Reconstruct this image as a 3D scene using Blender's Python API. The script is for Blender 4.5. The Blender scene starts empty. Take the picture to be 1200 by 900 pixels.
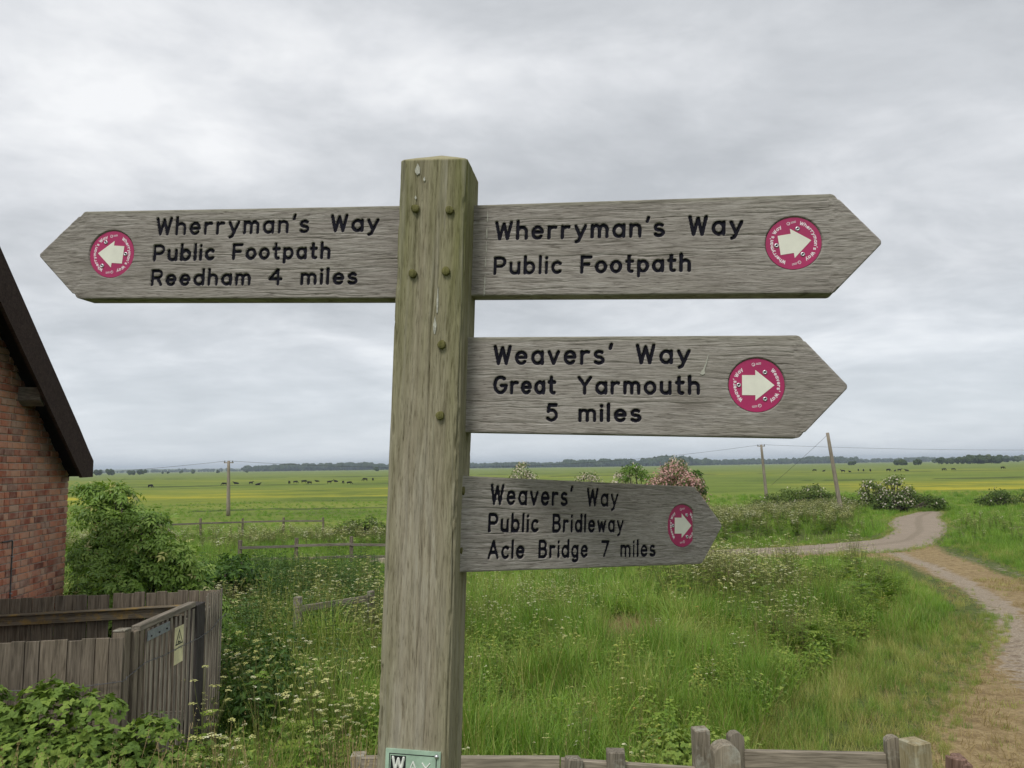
import bpy, bmesh, math, random
import numpy as np
from mathutils import Vector, Matrix

random.seed(7); rng = np.random.default_rng(11)
S = bpy.context.scene
COL = S.collection
R = math.radians

# ------------------------------------------------------------------ camera
EYE = 4.3
TILT, ROLL = R(6.13), R(0.80)
fw = Vector((0, math.cos(TILT), math.sin(TILT)))
up = Vector((0, -math.sin(TILT), math.cos(TILT)))
rt = Vector((1, 0, 0))
cx_ = rt * math.cos(ROLL) - up * math.sin(ROLL)
cu_ = up * math.cos(ROLL) + rt * math.sin(ROLL)
cam = bpy.data.cameras.new('camera'); cam.lens = 27.0; cam.sensor_width = 36.0
cam.clip_start = 0.05; cam.clip_end = 20000
co = bpy.data.objects.new('camera', cam); COL.objects.link(co)
m = Matrix.Identity(4)
for i in range(3):
    m[i][0] = cx_[i]; m[i][1] = cu_[i]; m[i][2] = -fw[i]
m.translation = (0, 0, EYE)
co.matrix_world = m
S.camera = co

# ------------------------------------------------------------------ sky and light
SUN_EL, SUN_AZ = R(52), R(205)          # azimuth clockwise from +Y: behind the camera, a little left
w = bpy.data.worlds.new('World'); S.world = w; w.use_nodes = True
nt = w.node_tree; N = nt.nodes; L = nt.links; N.clear()
def wn(t, **k):
    n = N.new(t)
    for a, b in k.items():
        setattr(n, a, b)
    return n
def math_n(nodes, links, op, a, b=None, clamp=False):
    n = nodes.new('ShaderNodeMath'); n.operation = op; n.use_clamp = clamp
    for i, v in enumerate((a, b)):
        if v is None: continue
        if isinstance(v, (int, float)): n.inputs[i].default_value = v
        else: links.new(v, n.inputs[i])
    return n.outputs[0]
wm = lambda op, a, b=None, clamp=False: math_n(N, L, op, a, b, clamp)
tc = wn('ShaderNodeTexCoord')
sep = wn('ShaderNodeSeparateXYZ'); L.new(tc.outputs['Generated'], sep.inputs[0])
zc = wm('MAXIMUM', sep.outputs[2], 0.0)
den = wm('ADD', zc, 0.17)
px = wm('DIVIDE', sep.outputs[0], den); py = wm('DIVIDE', sep.outputs[1], den)
cmb = wn('ShaderNodeCombineXYZ'); L.new(px, cmb.inputs[0]); L.new(wm('MULTIPLY', py, 1.15), cmb.inputs[1]); cmb.inputs[2].default_value = 3.7
def wnoise(scale, detail, rough, dist=0.0):
    n = wn('ShaderNodeTexNoise'); n.inputs['Scale'].default_value = scale; n.inputs['Detail'].default_value = detail
    n.inputs['Roughness'].default_value = rough; n.inputs['Distortion'].default_value = dist
    L.new(cmb.outputs[0], n.inputs['Vector']); return n.outputs['Fac']
n1 = wnoise(0.58, 8, 0.58, 0.35)
n2 = wnoise(2.3, 6, 0.6, 0.3)
mixv = wm('ADD', wm('MULTIPLY', n1, 0.66), wm('MULTIPLY', n2, 0.34))
ramp = wn('ShaderNodeValToRGB'); L.new(mixv, ramp.inputs[0])
e = ramp.color_ramp.elements
e[0].position = 0.40; e[0].color = (3.7, 3.83, 3.98, 1)
e[1].position = 0.625; e[1].color = (6.7, 6.75, 6.8, 1)
k = e.new(0.485); k.color = (4.55, 4.68, 4.84, 1)
k = e.new(0.55); k.color = (5.5, 5.6, 5.75, 1)
sky = wn('ShaderNodeTexSky'); sky.sky_type = 'NISHITA'; sky.sun_disc = False
sky.sun_elevation = SUN_EL; sky.sun_rotation = SUN_AZ
mx = wn('ShaderNodeMixRGB'); mx.inputs[0].default_value = 0.93
low = wn('ShaderNodeMapRange'); low.inputs['From Min'].default_value = 0.0; low.inputs['From Max'].default_value = 0.22; low.inputs['To Min'].default_value = .7; low.inputs['To Max'].default_value = 0.0
L.new(zc, low.inputs['Value'])
veil = wn('ShaderNodeMixRGB'); veil.inputs[2].default_value = (5.15, 5.6, 6.1, 1)     # thin even cloud towards the horizon
L.new(low.outputs[0], veil.inputs[0]); L.new(ramp.outputs[0], veil.inputs[1])
L.new(sky.outputs[0], mx.inputs[1]); L.new(veil.outputs[0], mx.inputs[2])
bg = wn('ShaderNodeBackground'); bg.inputs[1].default_value = 0.1
L.new(mx.outputs[0], bg.inputs[0])
ow = wn('ShaderNodeOutputWorld'); L.new(bg.outputs[0], ow.inputs[0])

sd = bpy.data.lights.new('sun', 'SUN'); sd.energy = 1.5; sd.angle = R(18); sd.color = (1, 0.965, 0.91)
so = bpy.data.objects.new('sun', sd); COL.objects.link(so)
sdir = Vector((math.sin(SUN_AZ) * math.cos(SUN_EL), math.cos(SUN_AZ) * math.cos(SUN_EL), math.sin(SUN_EL)))
so.rotation_euler = (-sdir).to_track_quat('-Z', 'Y').to_euler()

S.view_settings.view_transform = 'Standard'; S.view_settings.look = 'None'
S.view_settings.exposure = 0.55; S.view_settings.gamma = 1.0; S.view_settings.use_curve_mapping = False
S.render.engine = 'CYCLES'
S.cycles.max_bounces = 6; S.cycles.diffuse_bounces = 3; S.cycles.transparent_max_bounces = 8
S.cycles.use_denoising = True

# ------------------------------------------------------------------ helpers
def tag(o, label=None, cat=None, group=None, kind=None):
    for k_, v_ in (('label', label), ('category', cat), ('group', group), ('kind', kind)):
        if v_: o[k_] = v_
    return o
def link(o, parent=None):
    COL.objects.link(o)
    if parent is not None: o.parent = parent
    return o
def empty(name, loc=(0, 0, 0), mat=None):
    o = bpy.data.objects.new(name, None); COL.objects.link(o); o.empty_display_size = .1
    if mat is not None: o.matrix_world = mat
    else: o.location = loc
    return o
def mesh_np(name, v, f, smooth=False, mats=(), mi=None):
    """v (n,3), f list of lists or (n,k) array"""
    me = bpy.data.meshes.new(name)
    v = np.asarray(v, np.float32)
    if isinstance(f, np.ndarray):
        k = f.shape[1]; nf = len(f)
        me.vertices.add(len(v)); me.vertices.foreach_set('co', v.ravel())
        me.loops.add(nf * k); me.loops.foreach_set('vertex_index', f.astype(np.int32).ravel())
        me.polygons.add(nf); me.polygons.foreach_set('loop_start', np.arange(0, nf * k, k, dtype=np.int32))
        me.update(calc_edges=True)
    else:
        me.from_pydata(v.tolist(), [], f); me.update()
    for mm in mats: me.materials.append(mm)
    if mi is not None: me.polygons.foreach_set('material_index', np.asarray(mi, np.int32))
    me.polygons.foreach_set('use_smooth', np.full(len(me.polygons), smooth, bool))
    me.validate()
    return me
def fattr(me, name, arr, dom='POINT'):
    a = me.attributes.new(name, 'FLOAT', dom); a.data.foreach_set('value', np.asarray(arr, np.float32).ravel())
def obj(name, me, parent=None, mat=None):
    o = bpy.data.objects.new(name, me)
    if mat is not None and len(me.materials) == 0: me.materials.append(mat)
    return link(o, parent)
def bm_mesh(name, bm, mat=None, smooth=False):
    me = bpy.data.meshes.new(name); bmesh.ops.recalc_face_normals(bm, faces=bm.faces); bm.to_mesh(me); bm.free()
    if mat: me.materials.append(mat)
    me.polygons.foreach_set('use_smooth', np.full(len(me.polygons), smooth, bool))
    return me
def add_box(bm, c, s, rotm=None, bev=0.0, jitter=0.0):
    r = bmesh.ops.create_cube(bm, size=1.0)
    vs = r['verts']
    for v in vs:
        v.co = Vector((v.co.x * s[0] + random.uniform(-jitter, jitter), v.co.y * s[1] + random.uniform(-jitter, jitter), v.co.z * s[2] + random.uniform(-jitter, jitter)))
    if bev > 0:
        es = list({e_ for v in vs for e_ in v.link_edges})
        rb = bmesh.ops.bevel(bm, geom=es, offset=bev, segments=1, affect='EDGES', profile=.5)
        vs = list({v for v in vs if v.is_valid} | set(rb['verts']))
    M_ = Matrix.Translation(c)
    if rotm is not None: M_ = M_ @ rotm.to_4x4()
    bmesh.ops.transform(bm, matrix=M_, verts=vs)
    return vs
def box_mesh(name, s, mat, bev=.004, c=(0, 0, 0), jitter=0):
    bm = bmesh.new(); add_box(bm, c, s, None, bev, jitter); return bm_mesh(name, bm, mat)
def tube(pts, rad, seg=8, cap=True):
    """swept tube as numpy verts, quads(list)"""
    P = [Vector(p) for p in pts]; n = len(P)
    rad = [rad] * n if isinstance(rad, (int, float)) else rad
    V, F = [], []
    t0 = (P[1] - P[0]).normalized()
    a = t0.orthogonal().normalized()
    for i in range(n):
        t = (P[min(i + 1, n - 1)] - P[max(i - 1, 0)]).normalized()
        a = (a - t * a.dot(t)).normalized(); b = t.cross(a)
        for j in range(seg):
            an = 2 * math.pi * j / seg
            V.append(P[i] + (a * math.cos(an) + b * math.sin(an)) * rad[i])
    for i in range(n - 1):
        for j in range(seg):
            F.append([i * seg + j, i * seg + (j + 1) % seg, (i + 1) * seg + (j + 1) % seg, (i + 1) * seg + j])
    if cap:
        F.append(list(range(seg))[::-1]); F.append([(n - 1) * seg + j for j in range(seg)])
    return [tuple(v) for v in V], F
def tube_obj(name, pts, rad, mat, parent=None, seg=8, smooth=True):
    v, f = tube(pts, rad, seg); return obj(name, mesh_np(name, v, f, smooth, [mat]), parent)
class MB:
    """accumulates pieces of one mesh"""
    def __init__(s): s.v = []; s.f = []; s.mi = []; s.rnd = []
    def add(s, v, f, mi=0, rnd=None):
        o = len(s.v); s.v.extend([tuple(p) for p in v]); s.f.extend([[i + o for i in q] for q in f]); s.mi.extend([mi] * len(f))
        r = random.random() if rnd is None else rnd
        s.rnd.extend([r] * len(v))
    def mesh(s, name, mats, smooth=False):
        me = bpy.data.meshes.new(name); me.from_pydata(s.v, [], s.f); me.update()
        for mm in mats: me.materials.append(mm)
        me.polygons.foreach_set('material_index', np.asarray(s.mi, np.int32))
        me.polygons.foreach_set('use_smooth', np.full(len(me.polygons), smooth, bool))
        fattr(me, 'rnd', s.rnd)
        return me

# ------------------------------------------------------------------ materials
class Mat:
    def __init__(s, name, rough=.85, spec=.25):
        s.m = bpy.data.materials.new(name); s.m.use_nodes = True
        s.N = s.m.node_tree.nodes; s.L = s.m.node_tree.links
        s.b = s.N['Principled BSDF']; s.b.inputs['Roughness'].default_value = rough
        s.b.inputs['Specular IOR Level'].default_value = spec
        s._tc = None
    def tc(s, which='Object'):
        if s._tc is None: s._tc = s.N.new('ShaderNodeTexCoord')
        return s._tc.outputs[which]
    def mapping(s, scale, which='Object', loc=(0, 0, 0), rot=(0, 0, 0)):
        n = s.N.new('ShaderNodeMapping'); n.inputs['Scale'].default_value = scale; n.inputs['Location'].default_value = loc; n.inputs['Rotation'].default_value = rot
        s.L.new(s.tc(which), n.inputs[0]); return n.outputs[0]
    def noise(s, scale, detail=4, rough=.55, vec=None, dist=0.0):
        n = s.N.new('ShaderNodeTexNoise'); n.inputs['Scale'].default_value = scale; n.inputs['Detail'].default_value = detail
        n.inputs['Roughness'].default_value = rough; n.inputs['Distortion'].default_value = dist
        s.L.new(vec if vec is not None else s.tc(), n.inputs['Vector']); return n.outputs['Fac']
    def ramp(s, fac, stops, interp='LINEAR'):
        n = s.N.new('ShaderNodeValToRGB'); n.color_ramp.interpolation = interp; e_ = n.color_ramp.elements
        while len(e_) < len(stops): e_.new(.5)
        for q, (p, c) in zip(e_, stops):
            q.position = p; q.color = (*c, 1) if len(c) == 3 else c
        s.L.new(fac, n.inputs[0]); return n.outputs[0]
    def bw(s, fac, a, b): return s.ramp(fac, [(a, (0, 0, 0)), (b, (1, 1, 1))])
    def mix(s, fac, a, b, mode='MIX'):
        n = s.N.new('ShaderNodeMixRGB'); n.blend_type = mode
        for i, v in enumerate((fac, a, b)):
            if isinstance(v, (int, float)): n.inputs[i].default_value = v
            elif isinstance(v, tuple): n.inputs[i].default_value = (*v, 1)
            else: s.L.new(v, n.inputs[i])
        return n.outputs[0]
    def math(s, op, a, b=None, clamp=False): return math_n(s.N, s.L, op, a, b, clamp)
    def attr(s, name, typ='GEOMETRY'):
        n = s.N.new('ShaderNodeAttribute'); n.attribute_name = name; n.attribute_type = typ; return n.outputs['Fac']
    def orand(s): return s.N.new('ShaderNodeObjectInfo').outputs['Random']
    def col(s, c):
        if isinstance(c, tuple): s.b.inputs['Base Color'].default_value = (*c, 1)
        else: s.L.new(c, s.b.inputs['Base Color'])
        return s
    def bump(s, h, strength=.4, dist=.01):
        n = s.N.new('ShaderNodeBump'); n.inputs['Strength'].default_value = strength; n.inputs['Distance'].default_value = dist
        s.L.new(h, n.inputs['Height']); s.L.new(n.outputs[0], s.b.inputs['Normal']); return s
    def translucent(s, c, f=.35):
        f = f * .75; t = s.N.new('ShaderNodeBsdfTranslucent'); mx_ = s.N.new('ShaderNodeMixShader'); mx_.inputs[0].default_value = f
        if isinstance(c, tuple): t.inputs[0].default_value = (*c, 1)
        else: s.L.new(c, t.inputs[0])
        out = s.N['Material Output']
        s.L.new(s.b.outputs[0], mx_.inputs[1]); s.L.new(t.outputs[0], mx_.inputs[2]); s.L.new(mx_.outputs[0], out.inputs[0]); return s

def plain(name, c, rough=.7, spec=.3, metal=0.0, var=.25, scale=30):
    M_ = Mat(name, rough, spec); n = M_.noise(scale, 5, .6)
    d = tuple(x * (1 - var) for x in c); h = tuple(min(1, x * (1 + var)) for x in c)
    M_.col(M_.ramp(n, [(.3, d), (.7, h)])); M_.b.inputs['Metallic'].default_value = metal
    return M_.m

# weathered grey oak of the finger boards: grain runs along local x
def finger_wood(seed):
    M_ = Mat('weathered_oak', .9, .15)
    off = (seed * 3.1, seed * 1.7, seed * 5.3)
    g1 = M_.noise(1, 5, .6, M_.mapping((26, 50, 300), loc=off), .8)
    g2 = M_.noise(1, 4, .65, M_.mapping((48, 90, 700), loc=off), .6)
    g3 = M_.noise(1, 3, .5, M_.mapping((2.2, 6, 9), loc=off), 1.2)
    base = M_.ramp(g1, [(.26, (.165, .149, .13)), (.42, (.262, .241, .215)), (.58, (.318, .296, .268)), (.78, (.40, .378, .35))])
    fine = M_.ramp(g2, [(.34, (.36, .34, .32)), (.46, (.93, .93, .93)), (.7, (1.15, 1.15, 1.15))])
    c = M_.mix(.85, base, fine, 'MULTIPLY')
    blot = M_.ramp(g3, [(.3, (.78, .76, .74)), (.6, (1.08, 1.08, 1.07))])
    c = M_.mix(.7, c, blot, 'MULTIPLY')
    grn = M_.bw(M_.noise(1, 4, .6, M_.mapping((3, 8, 16), loc=(off[1], 2, off[0]))), .56, .78)
    c = M_.mix(M_.math('MULTIPLY', grn, .16), c, (.2, .205, .11))
    # algae along the exposed upper edge
    sx = M_.N.new('ShaderNodeSeparateXYZ'); M_.L.new(M_.tc(), sx.inputs[0])
    edge = M_.bw(M_.math('ADD', sx.outputs[2], M_.math('MULTIPLY', g1, .012)), .074, .084)
    c = M_.mix(M_.math('MULTIPLY', edge, .45), c, (.16, .165, .085))
    kn = M_.N.new('ShaderNodeTexVoronoi'); kn.inputs['Scale'].default_value = 1; M_.L.new(M_.mapping((5.5, 1, 13), loc=(off[2], 0, off[0])), kn.inputs['Vector'])
    km = M_.ramp(kn.outputs['Distance'], [(.05, (1, 1, 1)), (.22, (0, 0, 0))])
    c = M_.mix(M_.math('MULTIPLY', km, .45), c, (.105, .09, .07))
    st = M_.bw(M_.noise(1, 5, .65, M_.mapping((6, 4, 26), loc=(off[0], 7, off[2])), 1.5), .58, .72)
    c = M_.mix(M_.math('MULTIPLY', st, .4), c, (.12, .108, .09))
    lt = M_.bw(M_.noise(1, 5, .65, M_.mapping((9, 4, 60), loc=(off[1], 3, off[1])), 1.0), .6, .74)
    c = M_.mix(M_.math('MULTIPLY', lt, .45), c, (.44, .42, .385))
    M_.col(c)
    hgt = M_.math('ADD', M_.math('MULTIPLY', g1, .6), M_.math('MULTIPLY', g2, .6))
    M_.bump(hgt, .8, .0022)
    return M_.m
def post_wood():
    M_ = Mat('algae_stained_post', .92, .12)
    g1 = M_.noise(1, 5, .6, M_.mapping((210, 210, 16)), .6)
    g2 = M_.noise(1, 4, .65, M_.mapping((520, 520, 42)), .5)
    g3 = M_.noise(1, 4, .55, M_.mapping((22, 22, 1.3)), .8)
    base = M_.ramp(g1, [(.28, (.21, .182, .128)), (.45, (.285, .252, .183)), (.6, (.335, .302, .225)), (.78, (.40, .37, .29))])
    fine = M_.ramp(g2, [(.34, (.50, .48, .44)), (.46, (.95, .95, .95)), (.7, (1.12, 1.12, 1.12))])
    c = M_.mix(.95, base, fine, 'MULTIPLY')
    sx = M_.N.new('ShaderNodeSeparateXYZ'); M_.L.new(M_.tc(), sx.inputs[0])
    # green algae: thick near the top, along the edges and on the shaded side face
    topm = M_.bw(M_.math('ADD', sx.outputs[2], M_.math('MULTIPLY', g3, .25)), .05, .62)
    ax = M_.math('ABSOLUTE', M_.math('ADD', sx.outputs[0], .004))
    edgem = M_.bw(M_.math('ADD', ax, M_.math('MULTIPLY', g3, .03)), .035, .066)
    patch = M_.bw(g3, .42, .66)
    a = M_.math('ADD', M_.math('MULTIPLY', topm, .46), M_.math('MULTIPLY', edgem, .42))
    a = M_.math('ADD', a, M_.math('MULTIPLY', patch, .3))
    a = M_.math('MULTIPLY', a, .85, True)
    gcol = M_.ramp(g1, [(.3, (.10, .105, .038)), (.7, (.205, .20, .088))])
    c = M_.mix(a, c, M_.mix(.7, gcol, fine, 'MULTIPLY'))
    dk = M_.bw(M_.noise(1, 5, .65, M_.mapping((60, 60, 5), loc=(3, 1, 2)), 1.2), .57, .70)
    c = M_.mix(M_.math('MULTIPLY', dk, .22), c, (.085, .075, .05))
    gy = M_.bw(M_.noise(1, 4, .6, M_.mapping((34, 34, 2.2), loc=(8, 4, 1)), .8), .52, .68)
    c = M_.mix(M_.math('MULTIPLY', gy, .42), c, (.36, .34, .285))
    crest_lit = M_.bw(sx.outputs[2], .489, .4925)  # sky light on the cap slopes, painted in as a paler tone
    c = M_.mix(M_.math('MULTIPLY', crest_lit, .75), c, (.36, .33, .20))
    M_.col(c)
    M_.bump(M_.math('ADD', M_.math('MULTIPLY', g1, .6), M_.math('MULTIPLY', g2, .6)), .75, .0022)
    return M_.m
def timber(name, dark, light, sc=1.0, lich=None, axis=2):
    M_ = Mat(name, .93, .1)
    st = [70 * sc, 70 * sc, 70 * sc]; st[axis] = 4 * sc
    st2 = [18 * sc] * 3; st2[axis] = 1.5 * sc
    rn = M_.orand(); cb = M_.N.new('ShaderNodeCombineXYZ'); M_.L.new(M_.math('MULTIPLY', rn, 37), cb.inputs[0]); M_.L.new(M_.math('MULTIPLY', rn, 91), cb.inputs[2])
    va = M_.N.new('ShaderNodeVectorMath'); va.operation = 'ADD'; M_.L.new(M_.tc(), va.inputs[0]); M_.L.new(cb.outputs[0], va.inputs[1])
    def mp(s_):
        n = M_.N.new('ShaderNodeMapping'); n.inputs['Scale'].default_value = s_; M_.L.new(va.outputs[0], n.inputs[0]); return n.outputs[0]
    g1 = M_.noise(1, 5, .62, mp(st), .6); g2 = M_.noise(1, 4, .6, mp(st2), .8)
    mid = tuple((a + b) / 2 for a, b in zip(dark, light))
    c = M_.ramp(g1, [(.3, dark), (.5, mid), (.72, light)])
    c = M_.mix(.7, c, M_.ramp(g2, [(.3, (.62, .62, .62)), (.65, (1.2, 1.2, 1.2))]), 'MULTIPLY')
    c = M_.mix(.6, c, M_.ramp(rn, [(0, (.7, .7, .72)), (1, (1.2, 1.17, 1.12))]), 'MULTIPLY')
    if lich:
        lm_ = M_.bw(M_.noise(9 * sc, 5, .65, va.outputs[0]), .5, .66)
        c = M_.mix(M_.math('MULTIPLY', lm_, .7), c, lich)
    M_.col(c); M_.bump(g1, .7, .004)
    return M_.m
def leaf_mat(name, stops, trans=.35, rough=.55, spec=.35, patch=0):
    """stops over the per-leaf / per-plant random value"""
    M_ = Mat(name, rough, spec)
    r = M_.attr('rnd'); q = M_.orand()
    v = M_.math('ADD', M_.math('MULTIPLY', r, .5), M_.math('MULTIPLY', q, .35))
    if patch:
        geo = M_.N.new('ShaderNodeNewGeometry'); pn_ = M_.noise(patch, 4, .55, geo.outputs['Position'])
        v = M_.math('ADD', v, M_.math('MULTIPLY', M_.math('SUBTRACT', pn_, .44), 1.35), True)
    else: v = M_.math('MULTIPLY', v, 1.18, True)
    c = M_.ramp(v, stops)
    M_.col(c); M_.translucent(M_.mix(1, c, (1.25, 1.3, .7), 'MULTIPLY'), trans)
    return M_.m

M_black = plain('black_paint', (.008, .008, .014), .75, .12, var=.4, scale=200)
M_mag = plain('magenta_plastic', (.36, .017, .098), .42, .45, var=.12, scale=14)
M_magd = plain('magenta_plastic_edge', (.22, .012, .06), .5, .3)
M_cream = plain('cream_plastic', (.70, .70, .60), .45, .4, var=.07, scale=40)
M_print = plain('white_print', (.74, .66, .68), .5, .3, var=.08)
M_steel = plain('screw_steel', (.55, .55, .56), .32, .5, metal=.9, var=.2, scale=300)
M_hole = plain('dark_socket', (.02, .02, .022), .7)
M_plate = plain('green_enamel', (.34, .47, .36), .42, .4, var=.18, scale=60)
M_plateb = plain('black_enamel', (.02, .022, .024), .4, .4)
M_platew = plain('pale_raised_letter', (.66, .68, .62), .45, .4, var=.15, scale=120)
M_drop = plain('bird_lime', (.40, .40, .34), .9, .1, var=.35, scale=200)
M_dowel = timber('green_dowel', (.07, .07, .022), (.21, .2, .085), 2.0)
M_post = post_wood()
M_fence = timber('grey_fence_board', (.08, .067, .05), (.265, .225, .172))
M_slat = timber('pale_worn_slat', (.13, .115, .09), (.38, .34, .275))
M_fencex = timber('grey_fence_rail', (.085, .075, .06), (.27, .24, .2), axis=0)
M_lichen = timber('lichened_rail', (.09, .075, .05), (.28, .24, .18), lich=(.36, .23, .06), axis=0)
M_dark = timber('dark_gate_post', (.03, .027, .025), (.1, .09, .082))
M_oldrail = timber('old_grey_rail', (.12, .105, .08), (.34, .30, .24), axis=0)
M_oldpost = timber('old_grey_post', (.11, .098, .072), (.33, .29, .225), lich=(.4, .4, .34))
M_newpost = timber('pale_square_post', (.22, .18, .09), (.46, .40, .25), lich=(.42, .42, .33))
M_stump = timber('rotten_stump', (.09, .05, .035), (.3, .2, .16))
M_pole = timber('utility_pole', (.16, .14, .11), (.34, .3, .24), .5)
M_barge = timber('brown_bargeboard', (.030, .021, .018), (.075, .052, .044), axis=0)
M_soffit = plain('black_soffit', (.012, .011, .011), .8)
M_wire = plain('grey_wire', (.10, .10, .10), .5, metal=.5)
M_galv = plain('galvanised_strip', (.22, .235, .25), .5, .4, metal=.3, var=.2, scale=25)
M_yellow = plain('faded_yellow_sign', (.66, .61, .36), .6, .3, var=.22, scale=9)
M_tile = plain('roof_tile', (.16, .07, .045), .85)
# ------------------------------------------------------------------ routed stroke lettering
def arc(cx, cy, rx, ry, a0, a1, n=14):
    return [(cx + rx * math.cos(R(a0 + (a1 - a0) * i / n)), cy + ry * math.sin(R(a0 + (a1 - a0) * i / n))) for i in range(n + 1)]
XH = .66
def bowl(cx, rx=.25): return arc(cx, XH / 2, rx, XH / 2, 0, 360, 22)
GLY = {
 'W': [[(0, 1), (.19, 0), (.40, .92), (.61, 0), (.80, 1)]],
 'P': [[(0, 0), (0, 1), (.33, 1)] + arc(.33, .73, .24, .27, 90, -90, 10) + [(0, .46)]],
 'F': [[(0, 0), (0, 1), (.52, 1)], [(0, .52), (.42, .52)]],
 'R': [[(0, 0), (0, 1), (.33, 1)] + arc(.33, .74, .23, .26, 90, -90, 10) + [(0, .48)], [(.32, .48), (.55, 0)]],
 'G': [arc(.37, .5, .37, .5, 52, 350, 20) + [(.74, .45), (.42, .45)]],
 'Y': [[(0, 1), (.32, .48), (.64, 1)], [(.32, .48), (.32, 0)]],
 'B': [[(0, 0), (0, 1), (.3, 1)] + arc(.3, .76, .22, .24, 90, -90, 10) + [(0, .52)], [(.3, .52)] + arc(.32, .26, .25, .26, 90, -90, 10) + [(0, 0)]],
 'A': [[(0, 0), (.33, 1), (.66, 0)], [(.12, .33), (.54, .33)]],
 '5': [[(.46, 1), (.1, 1), (.04, .56)] + arc(.22, .33, .27, .32, 125, -140, 14)],
 '4': [[(.42, 0), (.42, .35), (.58, .35), (0, .35), (.4, 1), (.42, .35)]],
 '7': [[(0, 1), (.48, 1), (.16, 0)]],
 'h': [[(0, 0), (0, 1.04)], [(0, .36)] + arc(.23, .42, .23, .24, 180, 0, 10) + [(.46, 0)]],
 'n': [[(0, 0), (0, XH)], [(0, .36)] + arc(.23, .42, .23, .24, 180, 0, 10) + [(.46, 0)]],
 'm': [[(0, 0), (0, XH)], [(0, .40)] + arc(.19, .44, .19, .22, 180, 0, 10) + [(.38, 0)], [(.38, .40)] + arc(.57, .44, .19, .22, 180, 0, 10) + [(.76, 0)]],
 'r': [[(0, 0), (0, XH)], [(0, .36)] + arc(.25, .4, .25, .25, 180, 68, 7)],
 'e': [[(.02, .35), (.5, .35)] + arc(.26, XH / 2, .25, XH / 2, 3, 318, 20)],
 'y': [[(0, XH), (.25, .02)], [(.5, XH), (.25, .02), (.17, -.2), (.04, -.27)]],
 'a': [bowl(.25), [(.5, XH), (.5, 0)]],
 's': [arc(.21, .495, .19, .165, 40, 250, 10)[:] + arc(.2, .165, .21, .165, 75, -145, 12)],
 "'": [[(.06, 1.06), (.0, .84)]],
 'u': [[(0, XH), (0, .25)] + arc(.23, .24, .23, .24, 180, 360, 10), [(.46, XH), (.46, 0)]],
 'b': [[(0, 0), (0, 1.04)], bowl(.25)],
 'd': [bowl(.25), [(.5, 0), (.5, 1.04)]],
 'p': [[(0, -.3), (0, XH)], bowl(.25)],
 'g': [bowl(.25), [(.5, XH), (.5, -.1)] + arc(.26, -.1, .24, .2, 0, -140, 8)],
 'l': [[(0, 0), (0, 1.04)]],
 'i': [[(0, 0), (0, XH)], [(0, .94), (0, .96)]],
 'c': [arc(.26, XH / 2, .25, XH / 2, 48, 312, 16)],
 'o': [bowl(.26, .26)],
 't': [[(.13, .98), (.13, .16)] + arc(.27, .14, .14, .14, 180, 290, 6), [(0, XH), (.34, XH)]],
 'v': [[(0, XH), (.24, 0), (.48, XH)]],
 'w': [[(0, XH), (.16, 0), (.34, .58), (.52, 0), (.68, XH)]],
 'k': [[(0, 0), (0, 1.04)], [(.42, XH), (0, .26)], [(.14, .38), (.46, 0)]],
}
def layout(word, gap):
    """strokes in cap-height units and total ink width along centre lines"""
    out = []; x = 0
    for i, ch in enumerate(word):
        if ch == ' ': x += .42; continue
        g = GLY[ch]; w_ = max(p[0] for s_ in g for p in s_); x0 = min(p[0] for s_ in g for p in s_)
        out += [[(p[0] - x0 + x, p[1]) for p in s_] for s_ in g]
        x += w_ - x0 + gap
    return out, x - gap
def word_segments(word, u0, v0, u1, v1, cap, hw, gap=.36):
    st, wd = layout(word, gap)
    sx = (u1 - u0 - 2 * hw) / wd; segs = []
    for s_ in st:
        q = [(u0 + hw + p[0] * sx, v0 + (v1 - v0) * p[0] / wd + hw + p[1] * (cap - 2 * hw)) for p in s_]
        for a, b in zip(q[:-1], q[1:]): segs.append((*a, *b))
    return segs
def sdf_segments(U, V, segs, margin, D=None):
    """min distance of the grid points (U columns, V rows) to the segments; D[row, col]"""
    if D is None: D = np.full((len(V), len(U)), 9.0)
    for x0, y0, x1, y1 in segs:
        i0, i1 = np.searchsorted(U, [min(x0, x1) - margin, max(x0, x1) + margin]); j0, j1 = np.searchsorted(V, [min(y0, y1) - margin, max(y0, y1) + margin])
        if i1 <= i0 or j1 <= j0: continue
        X = U[i0:i1][None, :]; Y = V[j0:j1][:, None]
        dx, dy = x1 - x0, y1 - y0; l2 = dx * dx + dy * dy + 1e-12
        t = np.clip(((X - x0) * dx + (Y - y0) * dy) / l2, 0, 1)
        d = np.hypot(X - x0 - t * dx, Y - y0 - t * dy)
        D[j0:j1, i0:i1] = np.minimum(D[j0:j1, i0:i1], d)
    return D
def sstep(x, a, b):
    t = np.clip((x - a) / (b - a), 0, 1); return t * t * (3 - 2 * t)
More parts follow.
